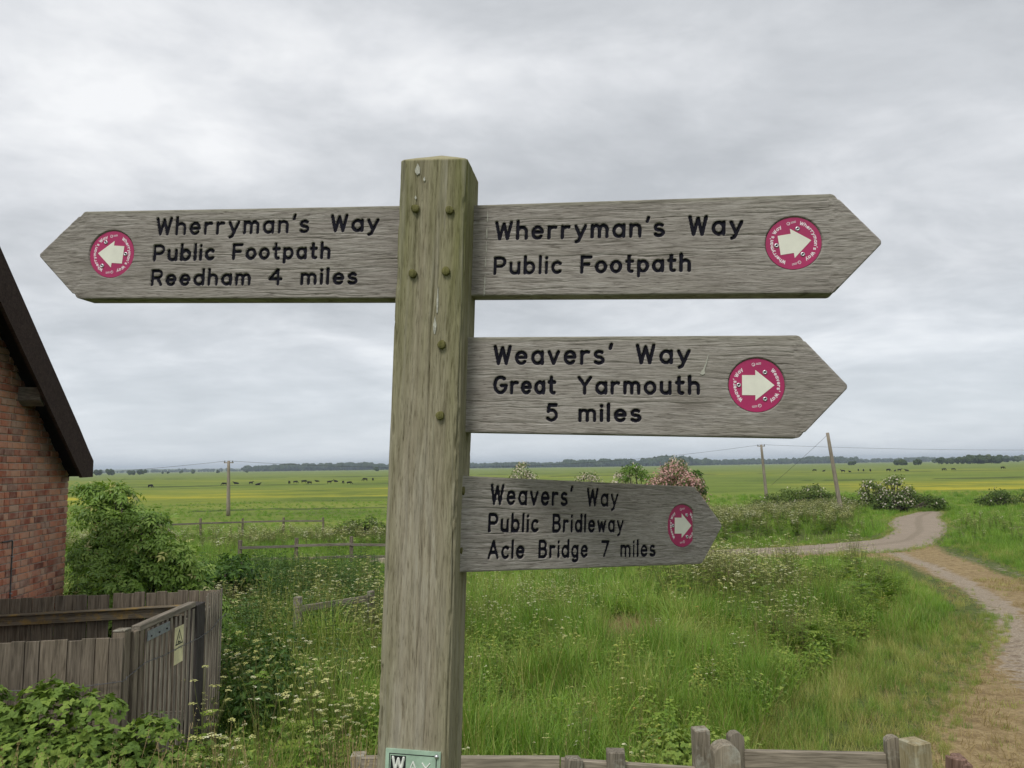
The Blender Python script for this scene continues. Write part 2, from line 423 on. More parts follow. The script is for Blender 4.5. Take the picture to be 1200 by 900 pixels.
def vnoise(shape, cells, seed, octaves=4, rough=.55):
    """value noise on a grid, cells = (rows, cols) of the lowest octave"""
    r = np.random.default_rng(seed); out = np.zeros(shape); amp = 1; tot = 0
    for o_ in range(octaves):
        cr, cc = max(2, int(cells[0] * 2 ** o_)), max(2, int(cells[1] * 2 ** o_))
        g = r.random((cr + 2, cc + 2))
        y = np.linspace(0, cr, shape[0]); x = np.linspace(0, cc, shape[1])
        yi = np.minimum(y.astype(int), cr); xi = np.minimum(x.astype(int), cc); ty = y - yi; tx = x - xi
        ty = (ty * ty * (3 - 2 * ty))[:, None]; tx = (tx * tx * (3 - 2 * tx))[None, :]
        a = g[yi][:, xi]; b = g[yi][:, xi + 1]; c = g[yi + 1][:, xi]; d = g[yi + 1][:, xi + 1]
        out += amp * ((a * (1 - tx) + b * tx) * (1 - ty) + (c * (1 - tx) + d * tx) * ty); tot += amp; amp *= rough
    return out / tot

def frame(X, Y, Z, yaw, pit, rl):
    u = Vector((math.cos(yaw), math.sin(yaw), 0)); n = Vector((math.sin(yaw), -math.cos(yaw), 0)); v = Vector((0, 0, 1))
    v1 = v * math.cos(rl) + u * math.sin(rl); u1 = u * math.cos(rl) - v * math.sin(rl)
    v2 = v1 * math.cos(pit) + n * math.sin(pit); n2 = n * math.cos(pit) - v1 * math.sin(pit)
    M_ = Matrix.Identity(4)
    for i in range(3): M_[i][0] = u1[i]; M_[i][1] = -n2[i]; M_[i][2] = v2[i]
    M_.translation = (X, Y, EYE + Z); return M_

FINGERS = [
 dict(pose=(-.1861, 1.2166, .3496, -.1283, .0032, .0405), L=(.5583, .5576, .6374), h=.153, sg=-1, disc=(-.5005, .001),
  look='finger board pointing left, lettered Reedham 4 miles',
  words=[("Wherryman's",-.4218,.0319,-.1491,.0330,.0319),("Way",-.1121,.0335,-.0300,.0339,.0305),("Public",-.4232,-.0126,-.3137,-.0117,.0287),("Footpath",-.2807,-.0114,-.1110,-.0109,.0282),("Reedham",-.4241,-.0551,-.2469,-.0547,.0284),("4",-.2146,-.0544,-.1912,-.0545,.0281),("miles",-.1592,-.0543,-.0627,-.0539,.0278)],
  text=[("Wherryman's Way",240,110),("Wherryman's Way",57,-69)], arot=180 - 4, screws=[(-.31,.51),(.62,0),(-.40,-.49)], logo=[96, -86]),
 dict(pose=(-.0521, 1.2425, .358, -.2073, .0026, .054), L=(.5525, .5524, .6216), h=.153, sg=1, disc=(.4952, .0015),
  look="upper right finger board lettered Wherryman's Way Public Footpath",
  words=[("Wherryman's",.0263,.0154,.3021,.0152,.0328),("Way",.3384,.0161,.4211,.0156,.0327),("Public",.0265,-.0425,.1392,-.0421,.0303),("Footpath",.1703,-.0422,.3429,-.0413,.0294)],
  text=[("Wherryman's Way",248,126),("Wherryman's Way",73,-55)], arot=9, screws=[(.14,.545),(-.60,-.08),(.33,-.43)], logo=[104, -74]),
 dict(pose=(-.0688, 1.2308, .1325, -.1828, .0033, .0389), L=(.5069, .5051, .5754), h=.154, sg=1, disc=(.4446, .0016),
  look='middle right finger board lettered Great Yarmouth 5 miles',
  words=[("Weavers'",.0385,.0312,.2291,.0323,.0328),("Way",.2649,.0328,.3475,.0331,.0319),("Great",.0398,-.0156,.1404,-.0150,.0300),("Yarmouth",.1749,-.0150,.3613,-.0140,.0292),("5",.1261,-.0583,.1439,-.0582,.0290),("miles",.1772,-.0580,.2734,-.0569,.0286)],
  text=[("Weavers' Way",227,131),("Weavers' Way",46,-50)], arot=0, screws=[(.30,.475),(-.63,0),(.30,-.51)], logo=[98, -82]),
 dict(pose=(-.072, 1.2331, -.0892, .6113, -.0007, .0586), L=(.5252, .5449, .6062), h=.15, sg=1, disc=(.4899, -.0011),
  look='lowest finger board turned away, lettered Acle Bridge 7 miles',
  words=[("Weavers'",.0404,.0299,.2133,.0309,.0348),("Way",.2447,.0308,.3205,.0314,.0339),("Public",.0386,-.0135,.1394,-.0138,.0306),("Bridleway",.1693,-.0140,.3344,-.0143,.0316),("Acle",.0395,-.0562,.1123,-.0568,.0302),("Bridge",.1413,-.0569,.2503,-.0575,.0307),("7",.2808,-.0578,.2999,-.0580,.0302),("miles",.3274,-.0581,.4166,-.0590,.0310)],
  text=[("Weavers' Way",227,131),("Weavers' Way",46,-50)], arot=0, screws=[(.30,.5),(-.64,0),(.33,-.52)], logo=[98, -82]),
]
PP = (-.1325, 1.2412, 0, -.1238, .0032, .0399)
POSTM = frame(*PP)
signpost = empty('signpost', mat=Matrix.Translation((PP[0] - .064, PP[1], EYE - 1.6)))
tag(signpost, 'tall wooden footpath signpost with four lettered finger boards', 'signpost')
def put(o, M_):
    o.parent = signpost; o.matrix_parent_inverse = signpost.matrix_world.inverted(); o.matrix_world = M_; return o
def sub(o, parent):
    """child sharing its parent's frame"""
    o.parent = parent; return o

DISC_R = .041
def grid_faces(nr, nc):
    i = np.arange(nr - 1)[:, None] * nc + np.arange(nc - 1)[None, :]
    return np.stack([i, i + 1, i + nc + 1, i + nc], -1).reshape(-1, 4)
def cells_mesh(name, U, V, mask, yfun, mat):
    """faces of a grid where mask (rows, cols of cells) holds; y from yfun(row, col grid)"""
    nr, nc = len(V), len(U)
    j, i = np.nonzero(mask)
    q = np.stack([j * nc + i, j * nc + i + 1, (j + 1) * nc + i + 1, (j + 1) * nc + i], 1)
    ids, inv = np.unique(q, return_inverse=True); q = inv.reshape(q.shape)
    r_, c_ = ids // nc, ids % nc
    v = np.stack([U[c_], yfun[r_, c_], V[r_]], 1)
    return mesh_np(name, v, q, True, [mat])

def make_finger(idx, F):
    h, sg = F['h'], F['sg']; Lt, Lb, Ltip = F['L']
    step = .00105; T_ = .040
    back = .075                                    # tenon inside the post
    Ls = min(Lt, Lb) - .006                        # uniform grid up to here
    U = np.arange(-back, Ls, step); V = np.linspace(-h / 2, h / 2, int(h / step) + 1)
    segs = []; wsegs = []
    hw = .00245
    words = []
    for wd in F['words']:
        s_ = word_segments(wd[0], wd[1] - .0003, wd[2], wd[3] + .0003, wd[4], wd[5], hw * (wd[5] / .0305))
        words.append((wd, s_)); segs += s_
    def flip(s_): return [(sg * a, b, sg * c, d) for a, b, c, d in s_]
    D = sdf_segments(U, V, flip(segs), .006)
    nr, nc = D.shape
    edge = .0003
    gr = vnoise((nr, nc), (45, 9), 50 + idx, 4, .6) * .6 + vnoise((nr, nc), (14, 5), 60 + idx, 3) * .4
    hw_loc = hw + (gr - .5) * .0008
    depth = .0052 * (1 - sstep(D, hw_loc - .0006, hw_loc + .0006))
    dc = F['disc']; du = sg * dc[0]
    rr = np.hypot(U[None, :] - du, V[:, None] - dc[1])
    depth = np.maximum(depth, .0046 * (1 - sstep(rr, DISC_R - .0002, DISC_R + .0012)))
    # grain relief and a few checks running with the grain
    depth = depth + (gr - .5) * .0016
    rr_ = np.random.default_rng(90 + idx)
    for _ in range(26):
        v0 = rr_.uniform(-h / 2, h / 2); u0 = rr_.uniform(0, Ls); ln = rr_.uniform(.03, .16); wv = rr_.uniform(-.02, .02)
        vv = v0 + wv * (U - u0) + .0012 * np.sin((U - u0) * 60 + _)
        fall = np.clip(1 - np.abs((U - u0) / ln), 0, 1) ** .5
        depth += .0015 * fall[None, :] * np.exp(-((V[:, None] - vv[None, :]) / .0007) ** 2)
    # point with eased corners: outline length for every row
    rt_, rb_ = .010, .010
    def outline(v):
        half = h / 2
        a = Lt + (Ltip - Lt) * (half - v) / half if v > 0 else Lb + (Ltip - Lb) * (half + v) / half
        # rounded tip and shoulders
        tip = Ltip - .0045 - math.sqrt(max(0, v * v + .00002)) * .62
        tipr = Ltip - .004 - (v * v) / .02
        a = min(a, tipr + .0015) if abs(v) < .008 else a
        return a
    ext = np.array([outline(v) for v in V])
    for s_, Lq in ((1, Lt), (-1, Lb)):            # ease the shoulder
        for j, v in enumerate(V):
            dd = h / 2 - s_ * v
            if dd < .009: ext[j] = min(ext[j], Lq - .004 + .010 * math.sqrt(dd / .009))
    ncx = 44; tt = np.linspace(0, 1, ncx + 1)[1:]
    UX = U[-1] + (ext[:, None] - U[-1]) * tt[None, :]
    Ug = np.concatenate([np.repeat(U[None, :], nr, 0), UX], 1)
    dx = np.concatenate([depth, (vnoise((nr, ncx), (45, 4), 70 + idx, 4) - .5) * .0016], 1)
    Vg = np.repeat(V[:, None], Ug.shape[1], 1)
    # soften all outer edges
    eu = np.minimum(np.minimum(h / 2 - np.abs(Vg), (ext[:, None] - Ug)), .003)
    dx = dx + .0012 * (1 - eu / .003) ** 2
    ncg = Ug.shape[1]
    P = np.stack([sg * Ug, dx, Vg], -1).reshape(-1, 3)
    f = grid_faces(nr, ncg)
    # rim and back
    rim = np.concatenate([np.arange(ncg), np.arange(1, nr) * ncg + ncg - 1, (nr - 1) * ncg + np.arange(ncg - 2, -1, -1), np.arange(nr - 2, 0, -1) * ncg])
    B = P[rim].copy(); B[:, 1] = T_
    nb = len(P); k_ = len(rim); ii = np.arange(k_)
    f2 = np.stack([rim, nb + ii, nb + (ii + 1) % k_, rim[(ii + 1) % k_]], 1)
    if sg > 0:
        faces = np.concatenate([f, f2])
    else:
        faces = np.concatenate([f[:, ::-1], f2[:, ::-1]])
    P = np.concatenate([P, B, [[sg * .25, T_, 0]]]); ctr = len(P) - 1
    f3 = np.stack([nb + ii, np.full(k_, ctr), nb + (ii + 1) % k_, nb + (ii + 1) % k_], 1)
    me = mesh_np('finger_board', P, faces, True, [finger_wood(idx + 1)])
    tri = [[int(nb + i), int(ctr), int(nb + (i + 1) % k_)] for i in range(k_)]
    bm = bmesh.new(); bm.from_mesh(me); bm.verts.ensure_lookup_table()
    for t3 in tri:
        try: bm.faces.new([bm.verts[q] for q in t3])
        except ValueError: pass
    bmesh.ops.recalc_face_normals(bm, faces=bm.faces); bm.to_mesh(me); bm.free()
    me.polygons.foreach_set('use_smooth', np.ones(len(me.polygons), bool))
    fo = obj('finger_board', me); put(fo, frame(*F['pose'])); tag(fo, F['look'])
    for wd, s_ in words:                            # paint lying in the routed groove
        lo, hi = sorted((sg * wd[1], sg * wd[3]))
        i0, i1 = np.searchsorted(U, [lo - .004, hi + .004]); j0, j1 = np.searchsorted(V, [min(wd[2], wd[4]) - .016, wd[2] + wd[5] + .008])
        Us, Vs = U[i0:i1], V[j0:j1]
        d = sdf_segments(Us, Vs, flip(s_), .006)
        m_ = (d[:-1, :-1] < hw + .0011)
        y = .0011 + .0021 * np.sqrt(np.clip(1 - (d / (hw + .0005)) ** 2, 0, 1))
        q = cells_mesh('lettering', Us * sg, Vs, m_, y, M_black)
        sub(obj('lettering', q), fo)
    make_disc(F, fo, dc)
    return fo
def poly_obj(name, pts, y0, y1, mat, parent):
    """prism with front at y0 (towards the viewer) and back at y1"""
    n = len(pts); v = [(p[0], y0, p[1]) for p in pts] + [(p[0], y1, p[1]) for p in pts]
    f = [list(range(n))] + [[i, i + n, (i + 1) % n + n, (i + 1) % n] for i in range(n)]
    bm = bmesh.new(); vs = [bm.verts.new(q) for q in v]
    for q in f: bm.faces.new([vs[i] for i in q])
    return sub(obj(name, bm_mesh(name, bm, mat)), parent)
def circle(cx, cy, r, n): return [(cx + r * math.cos(2 * math.pi * i / n), cy + r * math.sin(2 * math.pi * i / n)) for i in range(n)]
ARROW = [(-.51, .37), (-.04, .37), (-.04, .565), (.635, 0), (-.04, -.565), (-.04, -.37), (-.51, -.37)]
def make_disc(F, fo, dc):
    Rd = DISC_R - .0005; yd = .0022
    d = poly_obj('waymark_disc', circle(dc[0], dc[1], Rd, 72), yd, .0050, M_mag, fo)
    ca, sa = math.cos(R(F['arot'])), math.sin(R(F['arot'])); q = DISC_R
    pts = [(dc[0] + q * (x * ca - y * sa), dc[1] + q * (x * sa + y * ca)) for x, y in ARROW]
    area = sum(a[0] * b[1] - b[0] * a[1] for a, b in zip(pts, pts[1:] + pts[:1]))
    poly_obj('arrow', pts, yd - .0004, yd + .0002, M_cream, fo)
    # ring of small white lettering and the two council marks
    g = np.arange(-DISC_R, DISC_R, .00036); segs = []
    for txt, a0, a1 in F['text']:
        st, wd = layout(txt, .30); span = R(a0 - a1)
        rb = .735 * q; ch = .115 * q; st_s = span * rb / wd
        for s_ in st:
            pp = []
            for x, y in s_:
                th = R(a0) - x * st_s / rb; rad = rb + (y) * ch; pp.append((rad * math.cos(th), rad * math.sin(th)))
            segs += [(*a, *b) for a, b in zip(pp[:-1], pp[1:])]
    D = sdf_segments(g, g, segs, .002)
    ls = []
    for k_, an in enumerate(F['logo']):
        th = R(an); c0 = (.765 * q * math.cos(th), .765 * q * math.sin(th)); tx, ty = math.sin(th), -math.cos(th); nx, ny = math.cos(th), math.sin(th)
        rg = [(c0[0] + .055 * q * math.cos(a), c0[1] + .055 * q * math.sin(a)) for a in np.linspace(0, 2 * math.pi, 13)]
        ls += [(*a, *b) for a, b in zip(rg[:-1], rg[1:])]
        ls.append((c0[0] - nx * .03 * q, c0[1] - ny * .03 * q, c0[0] + tx * .03 * q, c0[1] + ty * .03 * q))
        for o_ in (.03, -.012):
            s0 = (c0[0] + tx * .10 * q + nx * o_ * q, c0[1] + ty * .10 * q + ny * o_ * q)
            ls.append((*s0, s0[0] + tx * .17 * q, s0[1] + ty * .17 * q))
    D2 = sdf_segments(g, g, ls, .002)
    m_ = (D[:-1, :-1] < .0006) | (D2[:-1, :-1] < .00034)
    yy = np.full(D.shape, yd - .0002)
    me = cells_mesh('disc_lettering', g + dc[0], g + dc[1], m_, yy, M_print)
    sub(obj('disc_lettering', me), fo)
    for sx_, sy_ in F['screws']:
        c = (dc[0] + sx_ * q, dc[1] + sy_ * q)
        v, f = [], []
        prof = [(.0035, 0), (.0034, -.0009), (.0026, -.0015), (.0014, -.0014), (.0013, -.0004), (.0004, -.0003)]
        bm = bmesh.new(); rings = []
        for r_, y_ in prof: rings.append([bm.verts.new((c[0] + r_ * math.cos(a), yd + y_, c[1] + r_ * math.sin(a))) for a in np.linspace(0, 2 * math.pi, 19)[:-1]])
        for k_ in range(len(rings) - 1):
            for i in range(18):
                fc = bm.faces.new([rings[k_][i], rings[k_][(i + 1) % 18], rings[k_ + 1][(i + 1) % 18], rings[k_ + 1][i]]); fc.material_index = 1 if k_ >= 3 else 0
        fc = bm.faces.new(rings[-1]); fc.material_index = 1
        me = bm_mesh('screw', bm, M_steel, True); me.materials.append(M_hole)
        sub(obj('screw', me), fo)

# the post itself: rounded square section, weather checks along it
def make_post():
    a = .055; zt, zb = .4895, -1.75; rc = .007
    sec = []
    def side(p0, p1, n): return [(p0[0] + (p1[0] - p0[0]) * i / n, p0[1] + (p1[1] - p0[1]) * i / n) for i in range(n)]
    b = a - rc
    cor = [(b, -b, -90), (b, b, 0), (-b, b, 90), (-b, -b, 180)]
    pts = []
    straight = [((-b, -a), (b, -a), 72), ((a, -b), (a, b), 48), ((b, a), (-b, a), 16), ((-a, b), (-a, -b), 24)]
    for k_ in range(4):
        pts += side(*straight[k_])
        cx, cy, a0 = cor[k_]
        pts += [(cx + rc * math.cos(R(a0 + 90 * i / 6)), cy + rc * math.sin(R(a0 + 90 * i / 6))) for i in range(6)]
    P2 = np.array(pts); n = len(P2)
    nrm = P2 - np.clip(P2, -b, b); ln = np.linalg.norm(nrm, axis=1, keepdims=True); nrm = nrm / np.maximum(ln, 1e-6)
    zr = np.concatenate([np.linspace(zb, -.52, 60)[:-1], np.linspace(-.52, zt, 430)]); nr = len(zr)
    per = np.arange(n)
    dep = (vnoise((nr, n), (10, 60), 5, 4, .6) - .5) * .0016 + (vnoise((nr, n), (5, 7), 6, 3) - .5) * .0016
    r = np.random.default_rng(3)
    arc_ = np.concatenate([[0], np.cumsum(np.linalg.norm(np.diff(np.vstack([P2, P2[:1]]), axis=0), axis=1))])[:-1]
    for _ in range(70):
        s0 = r.uniform(-.0, .30); z0 = r.uniform(-.6, .5); l_ = r.uniform(.04, .22); dp = r.uniform(.0008, .0026); sl = r.uniform(-.02, .02)
        if _ == 0: s0, z0, l_, dp, sl = .053, .05, .62, .0035, .006
        if _ == 1: s0, z0, l_, dp, sl = .102, .0, .9, .0042, .004
        if _ == 2: s0, z0, l_, dp, sl = .066, -.22, .4, .0032, -.004
        sc_ = s0 + sl * (zr - z0) + .0012 * np.sin(zr * 25 + _)
        fall = np.clip(1 - np.abs((zr - z0) / l_), 0, 1) ** .5
        dep -= dp * fall[:, None] * np.exp(-((arc_[None, :] - sc_[:, None]) / .0011) ** 2)
    chip = vnoise((nr, n), (24, 30), 8, 3)
    co_ = (ln[:, 0] < rc * 1.02) & (np.abs(np.abs(P2[:, 0]) - a) < rc) & (np.abs(np.abs(P2[:, 1]) - a) < rc)
    dep -= (chip > .60) * co_[None, :] * (chip - .60) * .02
    X = P2[None, :, 0] + nrm[None, :, 0] * dep; Y = P2[None, :, 1] + nrm[None, :, 1] * dep
    Z = np.repeat(zr[:, None], n, 1)
    V_ = np.stack([X, Y, Z], -1).reshape(-1, 3)
    i = (np.arange(nr - 1)[:, None] * n + per[None, :]); j = (np.arange(nr - 1)[:, None] * n + (per + 1) % n)
    f = np.stack([i, j, j + n, i + n], -1).reshape(-1, 4)
    me = mesh_np('post', V_, f, True, [M_post])
    bm = bmesh.new(); bm.from_mesh(me); bm.verts.ensure_lookup_table()
    top = [bm.verts[(nr - 1) * n + k_] for k_ in range(n)]
    prev = top
    for t_, dz in ((.985, .002), (.66, .0115), (.33, .0205)):
        ring = [bm.verts.new((P2[k_, 0] * t_, P2[k_, 1] * t_, zt + dz + random.uniform(-.0004, .0004))) for k_ in range(n)]
        for k_ in range(n): bm.faces.new([prev[k_], prev[(k_ + 1) % n], ring[(k_ + 1) % n], ring[k_]])
        prev = ring
    ap = bm.verts.new((0, 0, zt + .030))
    for k_ in range(n): bm.faces.new([prev[k_], prev[(k_ + 1) % n], ap])
    bm.to_mesh(me); bm.free(); me.polygons.foreach_set('use_smooth', np.ones(len(me.polygons), bool))
    po = obj('post', me); put(po, POSTM)
    for q, (u_, v_) in enumerate([(-.0266, .4093), (.0289, .4056), (-.0267, .3039), (.0267, .3077), (.024, .1912), (.0251, .0809)]):
        bm = bmesh.new(); rings = []; rr_ = .0068
        for r_, y_ in ((1, .002), (1.0, -.004), (.9, -.0062), (.45, -.0072)):
            rings.append([bm.verts.new((u_ + r_ * rr_ * (1 + .08 * math.sin(3 * t + q)) * math.cos(t), -.055 + y_, v_ + r_ * rr_ * (1 + .08 * math.cos(2 * t + q)) * math.sin(t))) for t in np.linspace(0, 2 * math.pi, 11)[:-1]])
        for k_ in range(3):
            for i_ in range(10): bm.faces.new([rings[k_][i_], rings[k_][(i_ + 1) % 10], rings[k_ + 1][(i_ + 1) % 10], rings[k_ + 1][i_]])
        bm.faces.new(rings[-1]); sub(obj('dowel', bm_mesh('dowel', bm, M_dowel)), po)
    for q, v_ in enumerate((-.035, -.128)):            # dowels through the side for the lowest board
        bm = bmesh.new(); rings = []
        for r_, x_ in ((1, -.001), (1, .0022), (.5, .003)):
            rings.append([bm.verts.new((.055 + x_, -.006 + .0068 * r_ * math.cos(t), v_ + .0068 * r_ * math.sin(t))) for t in np.linspace(0, 2 * math.pi, 13)[:-1]])
        for k_ in range(2):
            for i_ in range(12): bm.faces.new([rings[k_][i_], rings[k_][(i_ + 1) % 12], rings[k_ + 1][(i_ + 1) % 12], rings[k_ + 1][i_]])
        bm.faces.new(rings[-1]); sub(obj('dowel', bm_mesh('dowel', bm, M_dowel)), po)
    def splat(name, pts, parent, y):                  # thin crust of bird lime
        poly_obj(name, pts, y - .0016, y + .001, M_drop, parent)
    def drop(u_, v_, w_, h_, seed):
        r2 = random.Random(seed); out = []
        for i_ in range(20):
            t = 2 * math.pi * i_ / 20; k_ = 1 + .22 * (r2.random() - .5)
            wq = w_ * (1 if math.sin(t) < 0 else (1 - .75 * math.sin(t)))
            out.append((u_ + wq * math.cos(t) * k_, v_ + h_ * math.sin(t) * k_))
        return out
    splat('bird_dropping', drop(-.0255, .4745, .0042, .0095, 1), po, -.055)
    splat('bird_dropping', drop(.0115, .222, .0026, .013, 2), po, -.055)
    splat('bird_dropping', drop(.0145, .262, .0014, .022, 3), po, -.055)
    splat('bird_dropping', drop(-.027, .428, .0016, .003, 4), po, -.055)
    splat('bird_dropping', drop(-.014, .458, .0016, .004, 5), po, -.055)
    # enamel name plate, only its head shows in the frame
    pu, pv, ph, pw = .0023, -.4155, .042, .083
    pl = poly_obj('name_plate', [(pu - pw / 2, pv - ph), (pu + pw / 2, pv - ph), (pu + pw / 2, pv), (pu - pw / 2, pv)], -.0585, -.0545, M_plate, po)
    return po, (pu, pv, ph, pw)
post_o, (pu, pv, ph, pw) = make_post()
plate = [o for o in post_o.children if o.name.startswith('name_plate')][0]
def bar(name, x0, z0, x1, z1, y0, y1, mat): return poly_obj(name, [(x0, z0), (x1, z0), (x1, z1), (x0, z1)], y0, y1, mat, post_o)
for x0, z0, x1, z1 in ((pu - pw / 2 + .0055, pv - .0068, pu + pw / 2 - .004, pv - .0055), (pu - pw / 2 + .0055, pv - ph + .001, pu - pw / 2 + .0068, pv - .0068), (pu + pw / 2 - .0068, pv - ph + .001, pu + pw / 2 - .0055, pv - .0068)):
    bar('plate_line', x0, z0, x1, z1, -.0587, -.0583, M_plateb)
bar('letter_panel', pu - pw / 2 + .008, pv - ph + .003, pu - pw / 2 + .031, pv - .0085, -.0589, -.0583, M_plateb)
def plate_letter(ch, x0, x1, z0, cap, hw, y):
    g0 = np.arange(x0 - .004, x1 + .004, .0004); g1 = np.arange(z0 - .003, z0 + cap + .004, .0004)
    D = sdf_segments(g0, g1, word_segments(ch, x0, z0, x1, z0, cap, hw), .004)
    yy = y - .0012 * np.clip(1 - (D / hw) ** 2, 0, 1) - .0001
    sub(obj('plate_lettering', cells_mesh('plate_lettering', g0, g1, D[:-1, :-1] < hw, yy, M_platew)), post_o)
plate_letter('W', pu - pw / 2 + .0095, pu - pw / 2 + .0295, pv - .0315, .022, .0019, -.0589)
plate_letter('A', pu - .0065, pu + .0075, pv - .0315, .0165, .0010, -.0585)
plate_letter('Y', pu + .0135, pu + .0265, pv - .0315, .0155, .0010, -.0585)
bm = bmesh.new(); bmesh.ops.create_uvsphere(bm, u_segments=16, v_segments=8, radius=.0036, matrix=Matrix.Translation((pu + pw / 2 - .0058, -.0585, pv - .0062)))
sub(obj('screw', bm_mesh('screw', bm, M_steel, True)), post_o)
for idx, F in enumerate(FINGERS): 
    fo_ = make_finger(idx, F)
    if idx == 2:
        poly_obj('bird_dropping', [(.362, .018), (.3655, .0165), (.369, .019), (.3685, .024), (.3715, .034), (.3745, .047), (.3735, .0475), (.3705, .036), (.3665, .0255), (.363, .022)], -.0012, .002, M_drop, fo_)
    if idx == 1:
        for v_ in (.058, .03, .005, -.02, -.05, -.066):
            poly_obj('bird_dropping', [(.012 + random.uniform(-.001, .001), v_ - .012), (.0138, v_ - .008), (.0135, v_), (.0128, v_ + .009), (.0118, v_ + .002)], -.0011, .001, M_drop, fo_)
# ------------------------------------------------------------------ terrain
TY = np.array([-60, 1.9, 2.6, 4.2, 5.2, 9, 14, 25, 40, 60, 9000.]); TZ = np.array([2.7, 2.7, 2.55, 1.5, 1.3, 1.2, 1.05, .6, .25, 0, 0])
ROAD_L = np.array([(34.6, 66.6), (33.4, 64.7), (29.5, 60.1), (25.6, 53.4), (22.65, 46.6), (19.1, 40.9), (14.96, 38.3), (12.1, 36.8), (8, 35.6), (2, 34.6), (-6, 34.2)])
ROAD_R = np.array([(36.8, 66.2), (35.5, 64.2), (31.8, 58.0), (29.2, 52.5), (24.8, 44.7), (19.5, 36.5), (16.3, 33.6), (12, 33.2), (8, 32.6), (2, 31.8), (-6, 31.4)])
DRY = np.array([(15.6, 33.2), (13.4, 25.4), (12, 21), (10.5, 17.4), (8.5, 14.45), (6.5, 11.9), (5.2, 10.2), (4.4, 8.9), (3.7, 7.8), (3.0, 6.2), (2.6, 4.6), (9, 4.6), (9.6, 8), (10.2, 11), (11.2, 14), (12.6, 17.2), (15.2, 23.4), (17.2, 28.9), (19.2, 35.5)])
RUT = np.array([(16.3, 33.4), (14.6, 27), (13, 22.4), (11.1, 18), (9.4, 14.8), (8.1, 12.7), (7.2, 10.5)])
BANK = np.array([(33, 66.5), (28.5, 61), (24.4, 54), (21.6, 47.2), (18.4, 42.2), (14.6, 39.6), (11.8, 38.2), (6, 37), (0, 36.2), (-4, 40), (2, 48), (12, 54), (22, 62), (30, 68)])
def poly_sd(x, y, P):
    """signed distance to a polygon, negative inside"""
    x = np.asarray(x, float); y = np.asarray(y, float)
    d = np.full(x.shape, 1e9); ins = np.zeros(x.shape, bool)
    for (x0, y0), (x1, y1) in zip(P, np.roll(P, -1, 0)):
        dx, dy = x1 - x0, y1 - y0; t = np.clip(((x - x0) * dx + (y - y0) * dy) / (dx * dx + dy * dy), 0, 1)
        d = np.minimum(d, np.hypot(x - x0 - t * dx, y - y0 - t * dy))
        c = ((y0 <= y) != (y1 <= y)); xi = x0 + (y - y0) * dx / np.where(dy == 0, 1e-9, dy); ins ^= c & (x < xi)
    return np.where(ins, -d, d)
def line_d(x, y, P):
    d = np.full(np.shape(x), 1e9)
    for (x0, y0), (x1, y1) in zip(P[:-1], P[1:]):
        dx, dy = x1 - x0, y1 - y0; t = np.clip(((x - x0) * dx + (y - y0) * dy) / (dx * dx + dy * dy), 0, 1)
        d = np.minimum(d, np.hypot(x - x0 - t * dx, y - y0 - t * dy))
    return d
_ng = np.random.default_rng(21).random((256, 256))
def n2d(x, y, sc, seed=0):
    x = np.asarray(x, float) * sc + seed * 17.3; y = np.asarray(y, float) * sc + seed * 31.7
    xi = np.floor(x).astype(int); yi = np.floor(y).astype(int); tx = x - xi; ty = y - yi; tx = tx * tx * (3 - 2 * tx); ty = ty * ty * (3 - 2 * ty)
    g = lambda a, b: _ng[a % 256, b % 256]
    return (g(xi, yi) * (1 - tx) + g(xi + 1, yi) * tx) * (1 - ty) + (g(xi, yi + 1) * (1 - tx) + g(xi + 1, yi + 1) * tx) * ty
def fbm(x, y, sc, seed=0, o=3):
    return sum(n2d(x, y, sc * 2 ** k_, seed + k_) * .55 ** k_ for k_ in range(o)) / sum(.55 ** k_ for k_ in range(o))
ROADP = np.concatenate([ROAD_L, ROAD_R[::-1]])
def T(x, y):
    x = np.asarray(x, float); y = np.asarray(y, float)
    z = np.interp(y, TY, TZ)
    und = (fbm(x, y, .35, 1) - .5) * .22 * np.clip((y - 4.5) / 4, 0, 1) + (fbm(x, y, .05, 5) - .5) * .5 * np.clip((y - 60) / 60, 0, 1)
    flat = np.clip(poly_sd(x, y, ROADP) / 2.0, 0, 1)
    b = .45 * sstep(-poly_sd(x, y, BANK), 0, 2.6)
    return z + und * flat + b
def Tf(x, y): return float(T(np.array([x]), np.array([y]))[0])

